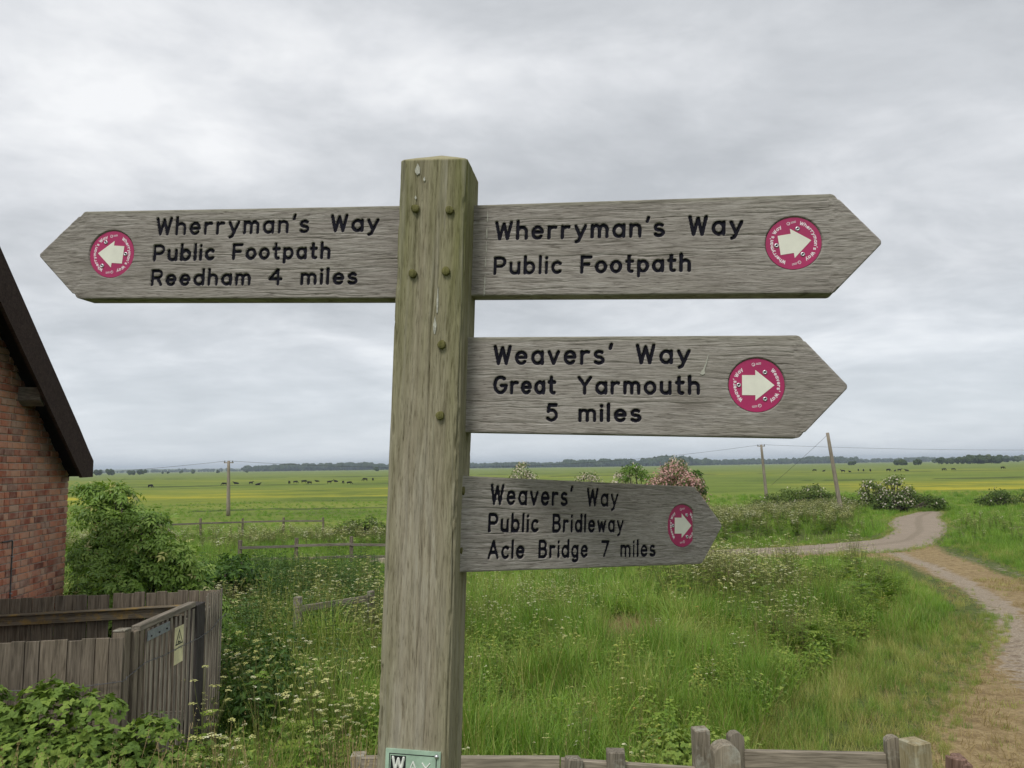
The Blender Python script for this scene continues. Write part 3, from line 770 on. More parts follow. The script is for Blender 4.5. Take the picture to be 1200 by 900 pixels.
def ground_material():
    M_ = Mat('marsh_ground', .95, .1)
    P = M_.tc('Object')
    n1 = M_.noise(.9, 6, .62); n2 = M_.noise(9, 5, .65); n3 = M_.noise(.045, 5, .6)
    n4 = M_.noise(1, 6, .6, M_.mapping((.022, .075, 1)))
    g = M_.ramp(n2, [(.3, (.045, .060, .017)), (.5, (.085, .112, .03)), (.72, (.135, .150, .05))])
    fld = M_.ramp(n4, [(.32, (.090, .130, .024)), (.5, (.145, .195, .034)), (.68, (.205, .235, .05))])
    fld = M_.mix(.6, fld, M_.ramp(n1, [(.3, (.75, .78, .7)), (.7, (1.15, 1.15, 1.1))]), 'MULTIPLY')
    c = M_.mix(M_.attr('far'), g, fld)
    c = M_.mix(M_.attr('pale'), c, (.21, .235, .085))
    c = M_.mix(M_.math('MULTIPLY', M_.attr('butter'), M_.bw(n4, .36, .6)), c, (.40, .35, .03))
    c = M_.mix(M_.math('MULTIPLY', M_.attr('ditch'), 1.0), c, (.05, .07, .02))
    dn = M_.noise(5, 6, .7); dn2 = M_.noise(26, 4, .65)
    dry = M_.ramp(dn, [(.3, (.16, .115, .062)), (.46, (.255, .19, .10)), (.6, (.33, .255, .14)), (.74, (.24, .20, .10))])
    dry = M_.mix(.55, dry, M_.ramp(dn2, [(.32, (.55, .5, .45)), (.6, (1.15, 1.12, 1.05))]), 'MULTIPLY')
    dm = M_.math('ADD', M_.attr('dry'), M_.math('MULTIPLY', M_.math('SUBTRACT', n2, .5), .7))
    c = M_.mix(M_.bw(dm, .35, .6), c, dry)
    stone = M_.ramp(dn2, [(.3, (.20, .16, .115)), (.55, (.32, .265, .20)), (.7, (.44, .385, .31))])
    rm = M_.math('ADD', M_.attr('rut'), M_.math('MULTIPLY', M_.math('SUBTRACT', dn, .5), 1.9))
    c = M_.mix(M_.bw(rm, .42, .7), c, stone)
    soil = M_.bw(M_.math('ADD', M_.attr('soil'), M_.math('MULTIPLY', M_.math('SUBTRACT', dn, .5), 1.3)), .5, .75)
    c = M_.mix(soil, c, (.12, .083, .055))
    M_.col(c)
    M_.bump(M_.math('ADD', M_.math('MULTIPLY', n2, .5), M_.math('MULTIPLY', dn2, .4)), .9, .05)
    return M_.m
def build_terrain():
    yy = np.concatenate([np.linspace(-60, 1.5, 14), np.linspace(1.9, 4.4, 10), np.geomspace(4.6, 120, 330), np.geomspace(122, 9000, 90)])
    sx = np.concatenate([-np.geomspace(6, .78, 16), np.linspace(-.77, .77, 230), np.geomspace(.78, 6, 16)])
    wd = np.maximum(yy, 3.0) * 1.0 + 1.5
    X = sx[None, :] * wd[:, None]; Y = np.repeat(yy[:, None], len(sx), 1)
    X = np.where(yy[:, None] < 1.6, sx[None, :] * 60, X)
    Z = T(X, Y)
    me = mesh_np('ground', np.stack([X, Y, Z], -1).reshape(-1, 3), grid_faces(len(yy), len(sx)), True, [ground_material()])
    x, y = X.ravel(), Y.ravel()
    d = poly_sd(x, y, DRY); dry = sstep(-d, -1.0, 1.3)
    # green strip between the two wheel tracks and a verge of worn grass by the junction
    dry = np.maximum(dry, .8 * sstep(-poly_sd(x, y, np.array([(9, 33.4), (16, 34.5), (21, 39), (17, 30), (13.5, 30)])), -1, 1))
    spot = np.exp(-(((x - 2.35) / .75) ** 2 + ((y - 15.9) / .8) ** 2)); dry = np.maximum(dry, spot)
    fattr(me, 'dry', dry)
    fattr(me, 'rut', .80 * np.exp(-(line_d(x, y, RUT) / .50) ** 2) + .45 * np.exp(-(line_d(x + (-2.3), y, RUT[:4]) / .55) ** 2))
    fattr(me, 'soil', .5 * np.exp(-(line_d(x, y, np.array([(8.9, 14.2), (7.4, 11.2), (5.8, 8.6), (5.2, 7)])) / .7) ** 2))
    fattr(me, 'far', sstep(y, 38, 62))
    rows = 4.3 * 900 / np.maximum(y, 1)            # drop below the horizon, for reading the photograph
    but = 1.15 * np.exp(-((y - 140) / 30) ** 2) * sstep(-x, -20, 20) * np.clip(fbm(x, y * 3, .022, 9, 4) * 2.2 - .75, 0, 1)
    but += 1.15 * np.exp(-((y - 125) / 34) ** 2) * sstep(x, 45, 75) * (.6 + fbm(x, y, .02, 4))
    but += .5 * np.exp(-((y - 330) / 70) ** 2) * fbm(x, y, .006, 2)
    fattr(me, 'butter', np.clip(but, 0, 1))
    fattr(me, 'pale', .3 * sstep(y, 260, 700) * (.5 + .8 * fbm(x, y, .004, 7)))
    dit = np.zeros_like(x)
    for y0, x0, x1, wd_, sl in ((84, -40, -14, 1.1, .06), (92, -16, 8, 1.0, -.04), (70, -9, 3, .8, .1), (215, -160, 30, 3, .03), (320, 10, 400, 5, .02), (190, 70, 300, 3, -.03), (420, -500, 90, 7, .02)):
        yc = y0 + sl * (x - x0) + 1.5 * (fbm(x, y * 0, .08, 3) - .5)
        dit = np.maximum(dit, np.exp(-((y - yc) / wd_) ** 2) * ((x > x0) & (x < x1)) * (fbm(x, y, .12, 6) > .42))
    fattr(me, 'ditch', dit)
    o = obj('ground', me); tag(o, 'green marsh pasture running to the horizon', kind='structure')
build_terrain()

def build_road():
    def res(P, n):
        s_ = np.concatenate([[0], np.cumsum(np.hypot(*np.diff(P, axis=0).T))]); t = np.linspace(0, s_[-1], n)
        # smooth corner cutting
        q = np.stack([np.interp(t, s_, P[:, 0]), np.interp(t, s_, P[:, 1])], 1)
        for _ in range(10): q[1:-1] = .25 * q[:-2] + .5 * q[1:-1] + .25 * q[2:]
        return q
    n, mth = 220, 13
    A, B = res(ROAD_L, n), res(ROAD_R, n)
    t = np.linspace(0, 1, mth)
    X = A[:, None, 0] * (1 - t) + B[:, None, 0] * t; Y = A[:, None, 1] * (1 - t) + B[:, None, 1] * t
    edge = (np.abs(t - .5) * 2)[None, :]
    wob = (fbm(X, Y, .6, 3) - .5) * .5 * (edge > .95)
    Z = T(X, Y) + .05 - .07 * edge ** 6 + .02 * np.cos(t * 4 * math.pi)[None, :]
    M_ = Mat('gravel_road', .95, .15)
    n1 = M_.noise(26, 5, .7); n2 = M_.noise(1.1, 5, .6); ac = M_.attr('across')
    c = M_.ramp(n1, [(.3, (.20, .16, .12)), (.5, (.29, .238, .183)), (.72, (.375, .315, .25))])
    c = M_.mix(.6, c, M_.ramp(n2, [(.3, (.78, .77, .75)), (.7, (1.12, 1.12, 1.12))]), 'MULTIPLY')
    c = M_.mix(M_.math('MULTIPLY', M_.bw(M_.math('ADD', ac, M_.math('MULTIPLY', n2, .6)), .85, 1.35), .4), c, (.17, .14, .095))
    M_.col(c); M_.bump(n1, .6, .03)
    me = mesh_np('road', np.stack([X, Y, Z], -1).reshape(-1, 3), grid_faces(n, mth), True, [M_.m])
    mid = .8 * np.exp(-((t - .52) / .14) ** 2)[None, :] + sstep(edge[0], .75, 1.0)[None, :]
    fattr(me, 'across', np.repeat(mid, n, 0))
    # fan out so grass overlaps
    o = obj('road', me); tag(o, 'grey gravel farm track bending away between the verges', kind='structure')
build_road()

# ------------------------------------------------------------------ brick house at the left edge
HW = Vector((.1318, -.9913, 0)); HN = Vector((.9913, .1318, 0)); HO = Vector((-5.777, 10.05, 0))
def hp(a, z, n=0.0): return HO + HW * a + HN * n + Vector((0, 0, z))
house = empty('brick_house', loc=(-5.777, 10.05, 1.0))
tag(house, 'red brick house gable with dark brown roof verge at the left edge', 'house')
def hadd(name, me): 
    o = obj(name, me); o.parent = house; o.matrix_parent_inverse = Matrix.Translation((-house.location).to_tuple()) if False else Matrix.Translation(-house.location); return o
RIDGE_A, EAVE_Z, SL = 2.7, 4.255, .83
def top_z(a):                                            # underside of the verge on the wall
    a = a if a <= RIDGE_A else 2 * RIDGE_A - a
    return EAVE_Z - .02 + SL * max(a, 0)
def wall_mesh():
    out = [hp(0, 1.0, -.012), hp(2 * RIDGE_A, 1.0, -.012), hp(2 * RIDGE_A, EAVE_Z, -.012), hp(RIDGE_A, EAVE_Z + SL * RIDGE_A, -.012), hp(0, EAVE_Z, -.012)]
    dpt = -HN * 7
    v = out + [p + dpt for p in out]; n = 5
    f = [list(range(n))] + [list(range(2 * n - 1, n - 1, -1))] + [[i, i + n, (i + 1) % n + n, (i + 1) % n] for i in range(n)]
    bm = bmesh.new(); vs = [bm.verts.new(p) for p in v]
    for q in f: bm.faces.new([vs[i] for i in q])
    M_ = Mat('lime_mortar', .95, .1); n_ = M_.noise(40, 5, .7)
    M_.col(M_.ramp(n_, [(.3, (.36, .28, .23)), (.7, (.54, .44, .36))])); M_.bump(n_, .5, .005)
    return bm_mesh('wall', bm, M_.m)
wall = hadd('wall', wall_mesh())
def brick_material():
    M_ = Mat('old_red_brick', .9, .15)
    r = M_.orand(); n1 = M_.noise(22, 5, .65, M_.tc('Object')); n0 = M_.attr('rnd')
    geo = M_.N.new('ShaderNodeNewGeometry'); nb = M_.noise(7, 5, .65, geo.outputs['Position']); nl = M_.noise(1.1, 4, .6, geo.outputs['Position'])
    k_ = M_.math('FRACT', M_.math('ADD', r, n0))
    c = M_.ramp(k_, [(0, (.16, .062, .046)), (.18, (.31, .105, .065)), (.45, (.42, .165, .098)), (.7, (.49, .235, .14)), (.9, (.42, .265, .19)), (1, (.21, .105, .082))])
    c = M_.mix(.7, c, M_.ramp(n1, [(.3, (.7, .68, .66)), (.7, (1.2, 1.2, 1.2))]), 'MULTIPLY')
    c = M_.mix(M_.math('MULTIPLY', M_.bw(nb, .42, .68), .75), c, (.42, .29, .22))
    c = M_.mix(M_.math('MULTIPLY', M_.bw(nl, .5, .7), .35), c, (.13, .10, .07))
    M_.col(c); M_.bump(n1, .6, .004); return M_.m
M_brick = brick_material()
def proj_px(p):
    d = Vector(p) - Vector((0, 0, EYE)); z = d.dot(fw); return (600 + 900 * d.dot(cx_) / z, 450 - 900 * d.dot(cu_) / z) if z > .1 else (-999, -999)
def bricks():
    CH, STR, HDR, J = .0785, .222, .108, .013
    Rm = Matrix.Identity(3)
    for i in range(3): Rm[i][0] = HW[i]; Rm[i][1] = -HN[i]; Rm[i][2] = (0, 0, 1)[i]
    protos = {}
    for nm, ln in (('s', STR), ('h', HDR), ('q', .166)):
        bm = bmesh.new(); add_box(bm, (0, 0, 0), (ln - J, .05, CH - J), None, .004, .0012); protos[nm] = bm_mesh('brick', bm, M_brick); fattr(protos[nm], 'rnd', np.zeros(len(protos[nm].vertices)))
    seen = []; rest = MB()
    rr = random.Random(4)
    z = 1.04; row = 0
    while z < EAVE_Z + SL * RIDGE_A:
        a = 0.0; i = 0
        seq = []
        while a < 2 * RIDGE_A:
            if row % 2 == 0: kind = 's' if i % 2 == 0 else 'h'
            else: kind = 'h' if i == 0 else ('q' if i == 1 else ('s' if i % 2 == 0 else 'h'))
            if rr.random() < .12: kind = rr.choice('shq')
            ln = dict(s=STR, h=HDR, q=.166)[kind]
            ac = a + ln / 2
            if z + CH * .5 < top_z(max(0, ac - ln / 2)) + .1 and top_z(ac) > z:
                c = hp(ac, z + CH / 2, -.020 + rr.uniform(-.0035, .0035))
                pxy = proj_px(c)
                seen.append((ac, z, kind, c, pxy))
            a += ln; i += 1
        z += CH; row += 1
    vis = [s_ for s_ in seen if s_[4][0] > -8 and s_[3].z > 2.85 and s_[3].y > 7.5]
    vis.sort(key=lambda s_: -s_[4][0]); vis = vis[:290]; vs = set(id(s_) for s_ in vis)
    for s_ in seen:
        ac, z_, kind, c, pxy = s_
        rot = Rm.to_4x4() @ Matrix.Rotation(rr.uniform(-.012, .012), 4, 'Y')
        if id(s_) in vs:
            o = bpy.data.objects.new('brick', protos[kind]); COL.objects.link(o); o.parent = wall
            o.matrix_parent_inverse = Matrix.Identity(4)
            o.matrix_local = Matrix.Translation(c) @ rot
        else:
            me = protos[kind]; M4 = Matrix.Translation(c) @ rot
            rest.add([M4 @ v.co for v in me.vertices], [list(p.vertices) for p in me.polygons])
    o = obj('brickwork', rest.mesh('brickwork', [M_brick])); o.parent = wall; o['kind'] = 'stuff'
bricks()
# verge: bargeboard, soffit behind it, purlin end, roof slab
def prism(name, pts, n0, n1, mat, bev=0):
    bm = bmesh.new(); A = [bm.verts.new(hp(a, z, n1)) for a, z in pts]; B = [bm.verts.new(hp(a, z, n0)) for a, z in pts]; k_ = len(pts)
    bm.faces.new(A); bm.faces.new(B[::-1])
    for i in range(k_): bm.faces.new([A[i], B[i], B[(i + 1) % k_], A[(i + 1) % k_]])
    return hadd(name, bm_mesh(name, bm, mat))
zt0 = 4.46                                                 # top of the board end
vb = [(.02, 4.235), (.02, zt0), (.16, zt0 + .09), (.50, 4.86)]
vb_top = lambda a: 4.86 + (a - .50) * SL
bargeb = prism('bargeboard', [(.02, 4.24), (.02, 4.45), (.20, 4.60), (.50, 4.865), (RIDGE_A, vb_top(RIDGE_A)), (RIDGE_A, 4.235 + (RIDGE_A - .34) * SL), (.34, 4.235)], .262, .30, M_barge)
prism('soffit', [(.0, 4.25), (RIDGE_A, 4.25 + RIDGE_A * SL), (RIDGE_A, 4.36 + RIDGE_A * SL), (.02, 4.42)], -.05, .262, M_soffit)
prism('bargeboard', [(2 * RIDGE_A - a, z) for a, z in [(.02, 4.24), (.02, 4.45), (.20, 4.60), (.50, 4.865), (RIDGE_A - .002, vb_top(RIDGE_A)), (RIDGE_A - .002, 4.235 + (RIDGE_A - .34) * SL), (.34, 4.235)]][::-1], .262, .30, M_barge)
prism('purlin_end', [(1.20, 5.13), (1.33, 5.06), (1.43, 5.12), (1.43, 5.27), (1.22, 5.24)], -.02, .24, M_fencex)
prism('roof_slope', [(.03, 4.40), (.2, 4.56), (.5, 4.83), (RIDGE_A, vb_top(RIDGE_A) - .04), (RIDGE_A, vb_top(RIDGE_A) + .012), (.5, 4.875), (.2, 4.61), (.03, 4.455)], -7.2, .255, M_tile)
prism('roof_slope', [(2 * RIDGE_A - a, z) for a, z in [(.03, 4.40), (.2, 4.56), (.5, 4.83), (RIDGE_A - .002, vb_top(RIDGE_A) - .04), (RIDGE_A - .002, vb_top(RIDGE_A) + .012), (.5, 4.875), (.2, 4.61), (.03, 4.455)]][::-1], -7.2, .255, M_tile)
cpts = [hp(1.60, 3.56, .012), hp(1.40, 3.56, .012), hp(1.385, 3.545, .012), hp(1.38, 3.3, .012), hp(1.37, 2.7, .012), hp(1.37, 1.3, .012)]
v_, f_ = tube(cpts, .008, 8); hadd('conduit', mesh_np('conduit', v_, f_, True, [M_wire]))
for z_ in (3.38, 2.98): hadd('conduit_clip', (lambda b_: (add_box(b_, hp(1.378, z_, .012), (.03, .03, .012)), bm_mesh('conduit_clip', b_, M_galv))[1])(bmesh.new()))

# ------------------------------------------------------------------ board enclosure below the house
encl = empty('board_fence', loc=(-3.14, 7.4, 1.1)); tag(encl, 'weathered grey close-board fence enclosing a yard beside the brick house', 'fence')
gate = empty('board_gate', loc=(-3.13, 6.5, 1.1)); tag(gate, 'grey slatted timber gate carrying a yellow warning sign', 'gate')
def place(o, parent, M_):
    o.parent = parent; o.matrix_parent_inverse = Matrix.Translation(-parent.location); o.matrix_basis = M_; return o
def run_boards(parent, p0, p1, zb, zt, wd, th, gap, mat, nrm, off=0, name='board', jz=.012, tops=None):
    """upright boards from p0 to p1 (plan points); nrm = outward side"""
    d = Vector((p1[0] - p0[0], p1[1] - p0[1], 0)); ln = d.length; d.normalize(); yaw = math.atan2(d.y, d.x)
    n = max(1, int(round(ln / (wd + gap)))); st = ln / n
    for i in range(n):
        c = Vector((p0[0], p0[1], 0)) + d * (st * (i + .5)) + Vector(nrm) * (off + random.uniform(0, .004))
        t_ = (zt if tops is None else tops(i / max(1, n - 1))) + random.uniform(-jz, jz)
        bm = bmesh.new(); add_box(bm, (0, 0, 0), (st - gap, th, t_ - zb), None, .003, .002)
        o = obj(name, bm_mesh(name, bm, mat))
        place(o, parent, Matrix.Translation((c.x, c.y, (t_ + zb) / 2)) @ Matrix.Rotation(yaw, 4, 'Z') @ Matrix.Rotation(random.uniform(-.006, .006), 4, 'Y'))
def beam(parent, name, a, b, w_, h_, mat, bev=.004):
    a, b = Vector(a), Vector(b); d = b - a
    bm = bmesh.new(); add_box(bm, (0, 0, 0), (d.length, w_, h_), None, bev, .002)
    o = obj(name, bm_mesh(name, bm, mat)); yaw = math.atan2(d.y, d.x); pit = math.atan2(d.z, math.hypot(d.x, d.y))
    M_ = Matrix.Translation((a + b) / 2) @ Matrix.Rotation(yaw, 4, 'Z') @ Matrix.Rotation(-pit, 4, 'Y')
    if parent is not None: place(o, parent, M_)
    else: o.matrix_basis = M_
    return o
ZF = 3.02
# back run (boards seen from inside), with one board missing its top
run_boards(encl, (-5.32, 8.10), (-4.28, 8.29), 1.1, ZF, .105, .018, .003, M_fence, (0, 1, 0))
run_boards(encl, (-4.245, 8.297), (-3.19, 8.49), 1.1, ZF, .10, .018, .003, M_fence, (0, 1, 0))
beam(encl, 'rail', (-5.33, 8.05, 2.80), (-3.22, 8.42, 2.83), .05, .10, M_lichen)
beam(encl, 'rail', (-5.33, 8.05, 1.75), (-3.22, 8.42, 1.75), .05, .10, M_fencex)
beam(encl, 'capping', (-5.33, 8.035, 2.855), (-3.22, 8.405, 2.885), .10, .012, M_lichen)
# front run
run_boards(encl, (-5.36, 5.98), (-3.13, 6.30), 1.0, 2.985, .10, .02, .002, M_fence, (0, -1, 0), jz=.008)
beam(encl, 'rail', (-5.33, 6.05, 2.6), (-3.22, 6.37, 2.6), .05, .09, M_fencex)
# side run beyond the gate: narrow slats on rails
run_boards(encl, (-3.165, 8.0), (-3.185, 8.52), 1.05, 3.035, .026, .010, .036, M_slat, (1, 0, 0), off=.012, jz=.02, name='slat')
beam(encl, 'rail', (-3.21, 7.72, 2.82), (-3.22, 8.5, 2.84), .05, .09, M_fencex)
beam(encl, 'rail', (-3.21, 7.72, 1.7), (-3.22, 8.5, 1.7), .05, .09, M_fencex)
def upright(parent, name, x, y, zb, zt, sx, sy, mat, yaw=0, bev=.006, lean=0):
    bm = bmesh.new(); add_box(bm, (0, 0, 0), (sx, sy, zt - zb), None, bev, .002)
    o = obj(name, bm_mesh(name, bm, mat)); M_ = Matrix.Translation((x, y, (zt + zb) / 2)) @ Matrix.Rotation(yaw, 4, 'Z') @ Matrix.Rotation(lean, 4, 'Y')
    if parent is not None: place(o, parent, M_)
    else: o.matrix_basis = M_
    return o
upright(encl, 'post', -3.17, 7.83, 1.0, 2.99, .10, .20, M_dark)
upright(encl, 'post', -3.19, 6.40, 1.0, 3.02, .10, .10, M_fence)
upright(encl, 'post_cap', -3.19, 6.40, 3.02, 3.035, .105, .105, M_oldpost, bev=.003)
upright(encl, 'post', -3.24, 8.47, 1.0, 2.98, .09, .09, M_fence)
# gate leaf
upright(gate, 'stile', -3.135, 6.50, 1.25, 3.00, .045, .07, M_fence)
upright(gate, 'stile', -3.135, 6.60, 1.25, 2.99, .035, .06, M_fence)
beam(gate, 'top_rail', (-3.15, 6.55, 3.005), (-3.16, 7.70, 3.005), .075, .05, M_oldrail)
beam(gate, 'rail', (-3.165, 6.55, 1.6), (-3.175, 7.70, 1.6), .04, .09, M_fencex)
beam(gate, 'metal_strip', (-3.112, 6.68, 2.915), (-3.120, 7.12, 2.915), .006, .08, M_galv, .001)
for y_ in (6.75, 6.9, 7.05):
    bm = bmesh.new(); bmesh.ops.create_uvsphere(bm, u_segments=8, v_segments=5, radius=.009, matrix=Matrix.Translation((-3.11, y_, 2.905))); o = obj('bolt', bm_mesh('bolt', bm, M_plateb)); place(o, gate, Matrix.Identity(4))
run_boards(gate, (-3.13, 6.66), (-3.14, 7.72), 1.2, 2.97, .046, .010, .054, M_slat, (1, 0, 0), off=0, name='slat')
# warning sign on the gate
bm = bmesh.new(); add_box(bm, (0, 0, 0), (.004, .19, .33), None, .001)
sg_ = obj('warning_sign', bm_mesh('warning_sign', bm, M_yellow)); SX, SY, SZ = -3.096, 7.27, 2.715
place(sg_, gate, Matrix.Translation((SX, SY, SZ)) @ Matrix.Rotation(.01, 4, 'Z')); tag(sg_, 'faded yellow warning plate with a black triangle')
def sign_poly(name, pts, x, mat):
    bm = bmesh.new(); A = [bm.verts.new((x, p[0], p[1])) for p in pts]; B = [bm.verts.new((x - .0016, p[0], p[1])) for p in pts]
    bm.faces.new(A)
    for i in range(len(pts)): bm.faces.new([A[i], A[(i + 1) % len(pts)], B[(i + 1) % len(pts)], B[i]])
    o = obj(name, bm_mesh(name, bm, mat)); o.parent = sg_
def tri(c, r): return [(c[0] + r * math.cos(R(a)), c[1] + r * math.sin(R(a))) for a in (90, 210, 330)]
sign_poly('triangle', tri((0, .05), .095), .0034, M_plateb); sign_poly('triangle', tri((0, .05), .068), .0044, M_yellow)
sign_poly('figure', [(.006, .1), (-.018, .063), (-.003, .065), (-.02, .03), (.01, .07), (-.003, .068)], .0054, M_plateb)
sign_poly('figure', [(-.04, .02), (.036, .02), (.03, .03), (.0, .033), (-.022, .042)], .0054, M_plateb)
sign_poly('print_line', [(-.08, -.03), (.08, -.03), (.08, -.022), (-.08, -.022)], .0034, M_plateb)
# barbed wire strained along the outside
wp = [(-5.3, 5.93, 2.71), (-4.4, 6.06, 2.66), (-3.6, 6.18, 2.62), (-3.1, 6.26, 2.66), (-3.085, 6.6, 2.72), (-3.075, 6.95, 2.70), (-3.07, 7.3, 2.70), (-3.085, 7.7, 2.68), (-3.10, 8.05, 2.69), (-3.12, 8.3, 2.74), (-3.13, 8.54, 2.76)]
mbw = MB(); v_, f_ = tube(wp, .0035, 5); mbw.add(v_, f_)
for a, b in zip(wp[:-1], wp[1:]):
    a, b = Vector(a), Vector(b); n_ = int((b - a).length / .11)
    for i in range(n_):
        p = a.lerp(b, (i + .5) / n_)
        for _ in range(2):
            q = Vector((random.uniform(-1, 1), random.uniform(-1, 1), random.uniform(-1, 1))).normalized() * .018
            v_, f_ = tube([p - q, p + q], .002, 3, False); mbw.add(v_, f_)
o = obj('wire', mbw.mesh('wire', [M_wire])); place(o, encl, Matrix.Identity(4))

# ------------------------------------------------------------------ low rail fence and wicket gate in front
def round_post(parent, name, x, y, zb, zt, w_, th, mat, yaw=0, lean=0, rnd=True, axis='Y'):
    """flat post with a rounded head"""
    pts = [(-w_ / 2, zb), (w_ / 2, zb)]
    if rnd: pts += [(w_ / 2 * math.cos(R(a)), zt - w_ * .42 + w_ * .42 * math.sin(R(a))) for a in range(0, 181, 15)]
    else: pts += [(w_ / 2, zt - .006), (w_ / 2 - .01, zt), (-w_ / 2 + .01, zt), (-w_ / 2, zt - .006)]
    bm = bmesh.new(); zc_ = zb
    A = [bm.verts.new((p[0] + random.uniform(-.002, .002), -th / 2, p[1] - zc_)) for p in pts]; B = [bm.verts.new((p[0] + random.uniform(-.002, .002), th / 2, p[1] - zc_)) for p in pts]
    bm.faces.new(A); bm.faces.new(B[::-1])
    for i in range(len(pts)): bm.faces.new([A[i], B[i], B[(i + 1) % len(pts)], A[(i + 1) % len(pts)]])
    o = obj(name, bm_mesh(name, bm, mat)); M_ = Matrix.Translation((x, y, zb)) @ Matrix.Rotation(yaw, 4, 'Z') @ Matrix.Rotation(lean, 4, axis)
    if parent is not None: place(o, parent, M_)
    else: o.matrix_basis = M_
    return o
rf = empty('rail_fence', loc=(.3, 5.3, 1.3)); tag(rf, 'low grey post-and-rail fence crossing the foot of the signpost', 'fence')
beam(rf, 'rail', (-1.04, 5.39, 2.335), (.28, 5.31, 2.345), .05, .09, M_oldrail)
beam(rf, 'rail', (.285, 5.31, 2.335), (1.17, 5.28, 2.275), .05, .09, M_oldrail)
upright(rf, 'post', .305, 5.25, 1.2, 2.40, .10, .09, M_oldpost, .3, lean=.12)
upright(rf, 'post', .645, 5.27, 1.2, 2.44, .12, .10, M_oldpost, -.1)
upright(rf, 'post', 1.215, 5.30, 1.2, 2.56, .10, .10, M_oldpost, .1)
upright(rf, 'post', -1.05, 5.42, 1.2, 2.39, .10, .09, M_oldpost, .05, lean=-.03)
gw = empty('wicket_gate', loc=(1.9, 5.28, 1.3)); tag(gw, 'small old wooden wicket gate between round-headed stiles', 'gate')
round_post(gw, 'stile', 1.455, 5.35, 1.45, 2.52, .10, .07, M_oldpost, .1)
round_post(gw, 'stile', 2.435, 5.20, 1.45, 2.53, .10, .07, M_oldpost, -.1)
beam(gw, 'top_rail', (1.505, 5.335, 2.345), (2.39, 5.215, 2.36), .05, .12, M_oldrail)
beam(gw, 'rail', (1.505, 5.335, 2.0), (2.39, 5.215, 2.0), .04, .10, M_oldrail)
beam(gw, 'brace', (1.52, 5.37, 1.6), (2.36, 5.25, 2.24), .03, .08, M_oldrail)
o = round_post(None, 'gate_post', 1.335, 5.17, 1.2, 2.515, .165, .12, M_oldpost, .05); tag(o, 'stubby grey gatepost with rounded head between two thinner posts', 'post')
bm = bmesh.new(); vs = add_box(bm, (0, 0, 0), (.135, .135, 1.33), None, .008)
for v in bm.verts:
    if v.co.z > .5: v.co.z += .018 * (1 - abs(v.co.x) / .07) + random.uniform(-.004, .004)
ap = None
o = obj('gate_post', bm_mesh('gate_post', bm, M_newpost)); o.matrix_basis = Matrix.Translation((2.487, 5.02, 1.895)) @ Matrix.Rotation(.35, 4, 'Z'); tag(o, 'pale square gatepost with lichened top at the right end of wicket gate', 'post')
bm = bmesh.new()
for i in range(5):
    add_box(bm, (random.uniform(-.075, .075), random.uniform(-.04, .04), -.1 - random.uniform(0, .04)), (.065, .08, 1.1), Matrix.Rotation(random.uniform(-.08, .08), 3, 'Y') @ Matrix.Rotation(random.uniform(-.08, .08), 3, 'X'), .006, .008)
o = obj('post_stump', bm_mesh('post_stump', bm, M_stump)); o.matrix_basis = Matrix.Translation((2.70, 5.02, 2.02)) @ Matrix.Rotation(.1, 4, 'Y'); tag(o, 'rotten split post stump right of the pale square gatepost', 'stump')

# ------------------------------------------------------------------ far paddock fences
def far_fence(name, label, pts, hp_, spacing, rails, mat_p, mat_r, pw_=.12):
    root = empty(name, loc=(pts[0][0], pts[0][1], Tf(*pts[0]))); tag(root, label, 'fence')
    P = [Vector((x, y, 0)) for x, y in pts]
    tops = []
    for a, b in zip(P[:-1], P[1:]):
        n = max(1, round((b - a).length / spacing))
        for i in range(n + (b is P[-1])): tops.append(a.lerp(b, i / n))
    for p in tops:
        z0 = Tf(p.x, p.y); hh = hp_ + random.uniform(-.06, .06)
        upright(root, 'post', p.x, p.y, z0 - .2, z0 + hh, pw_, pw_, mat_p, random.uniform(-.2, .2), .01, random.uniform(-.03, .03))
    for a, b in zip(tops[:-1], tops[1:]):
        for r_ in rails:
            beam(root, 'rail', (a.x, a.y - pw_ / 2 - .02, Tf(a.x, a.y) + r_ + random.uniform(-.03, .03)), (b.x, b.y - pw_ / 2 - .02, Tf(b.x, b.y) + r_ + random.uniform(-.03, .03)), .04, .10, mat_r)
far_fence('paddock_fence', 'far post-and-rail fence on the marsh below the lone pole', [(-22.5, 46.5), (-19, 47.2), (-12.0, 49)], 1.2, 2.2, (.95,), M_fence, M_fencex, .11)
far_fence('paddock_fence', 'grey post-and-rail fence showing left of the signpost above dark nettles', [(-10.4, 29.6), (-4.2, 30.3)], 1.2, 1.85, (.9, .45), M_fence, M_fencex, .13)
far_fence('paddock_fence', 'short grey rail on a post among the cow parsley left of signpost', [(-3.37, 12.2), (-2.55, 14.0)], 1.16, 2.0, (1.0,), M_oldpost, M_oldrail, .11)

# ------------------------------------------------------------------ poles and wires
def utility_pole(label, base, top, rad, arm=True):
    root = empty('utility_pole', loc=base); tag(root, label, 'pole', 'wooden utility poles on the marsh')
    b, t = Vector(base), Vector(top)
    v, f = tube([b.lerp(t, i / 6) for i in range(7)], [rad * (1.15 - .4 * i / 6) for i in range(7)], 12)
    o = obj('shaft', mesh_np('shaft', v, f, True, [M_pole])); place(o, root, Matrix.Identity(4))
    if arm:
        beam(root, 'crossarm', t + Vector((-.45, 0, -.18)), t + Vector((.45, .1, -.18)), .09, .09, M_pole)
        for s_ in (-.38, .38):
            v, f = tube([t + Vector((s_, 0, -.14)), t + Vector((s_, 0, .02))], [.05, .03], 6); o = obj('insulator', mesh_np('insulator', v, f, True, [M_plateb])); place(o, root, Matrix.Identity(4))
    return t
tA = utility_pole('lone wooden pole on the pasture left of the signpost', (-27.55, 75, -.2), (-27.65, 75, 5.23), .17)
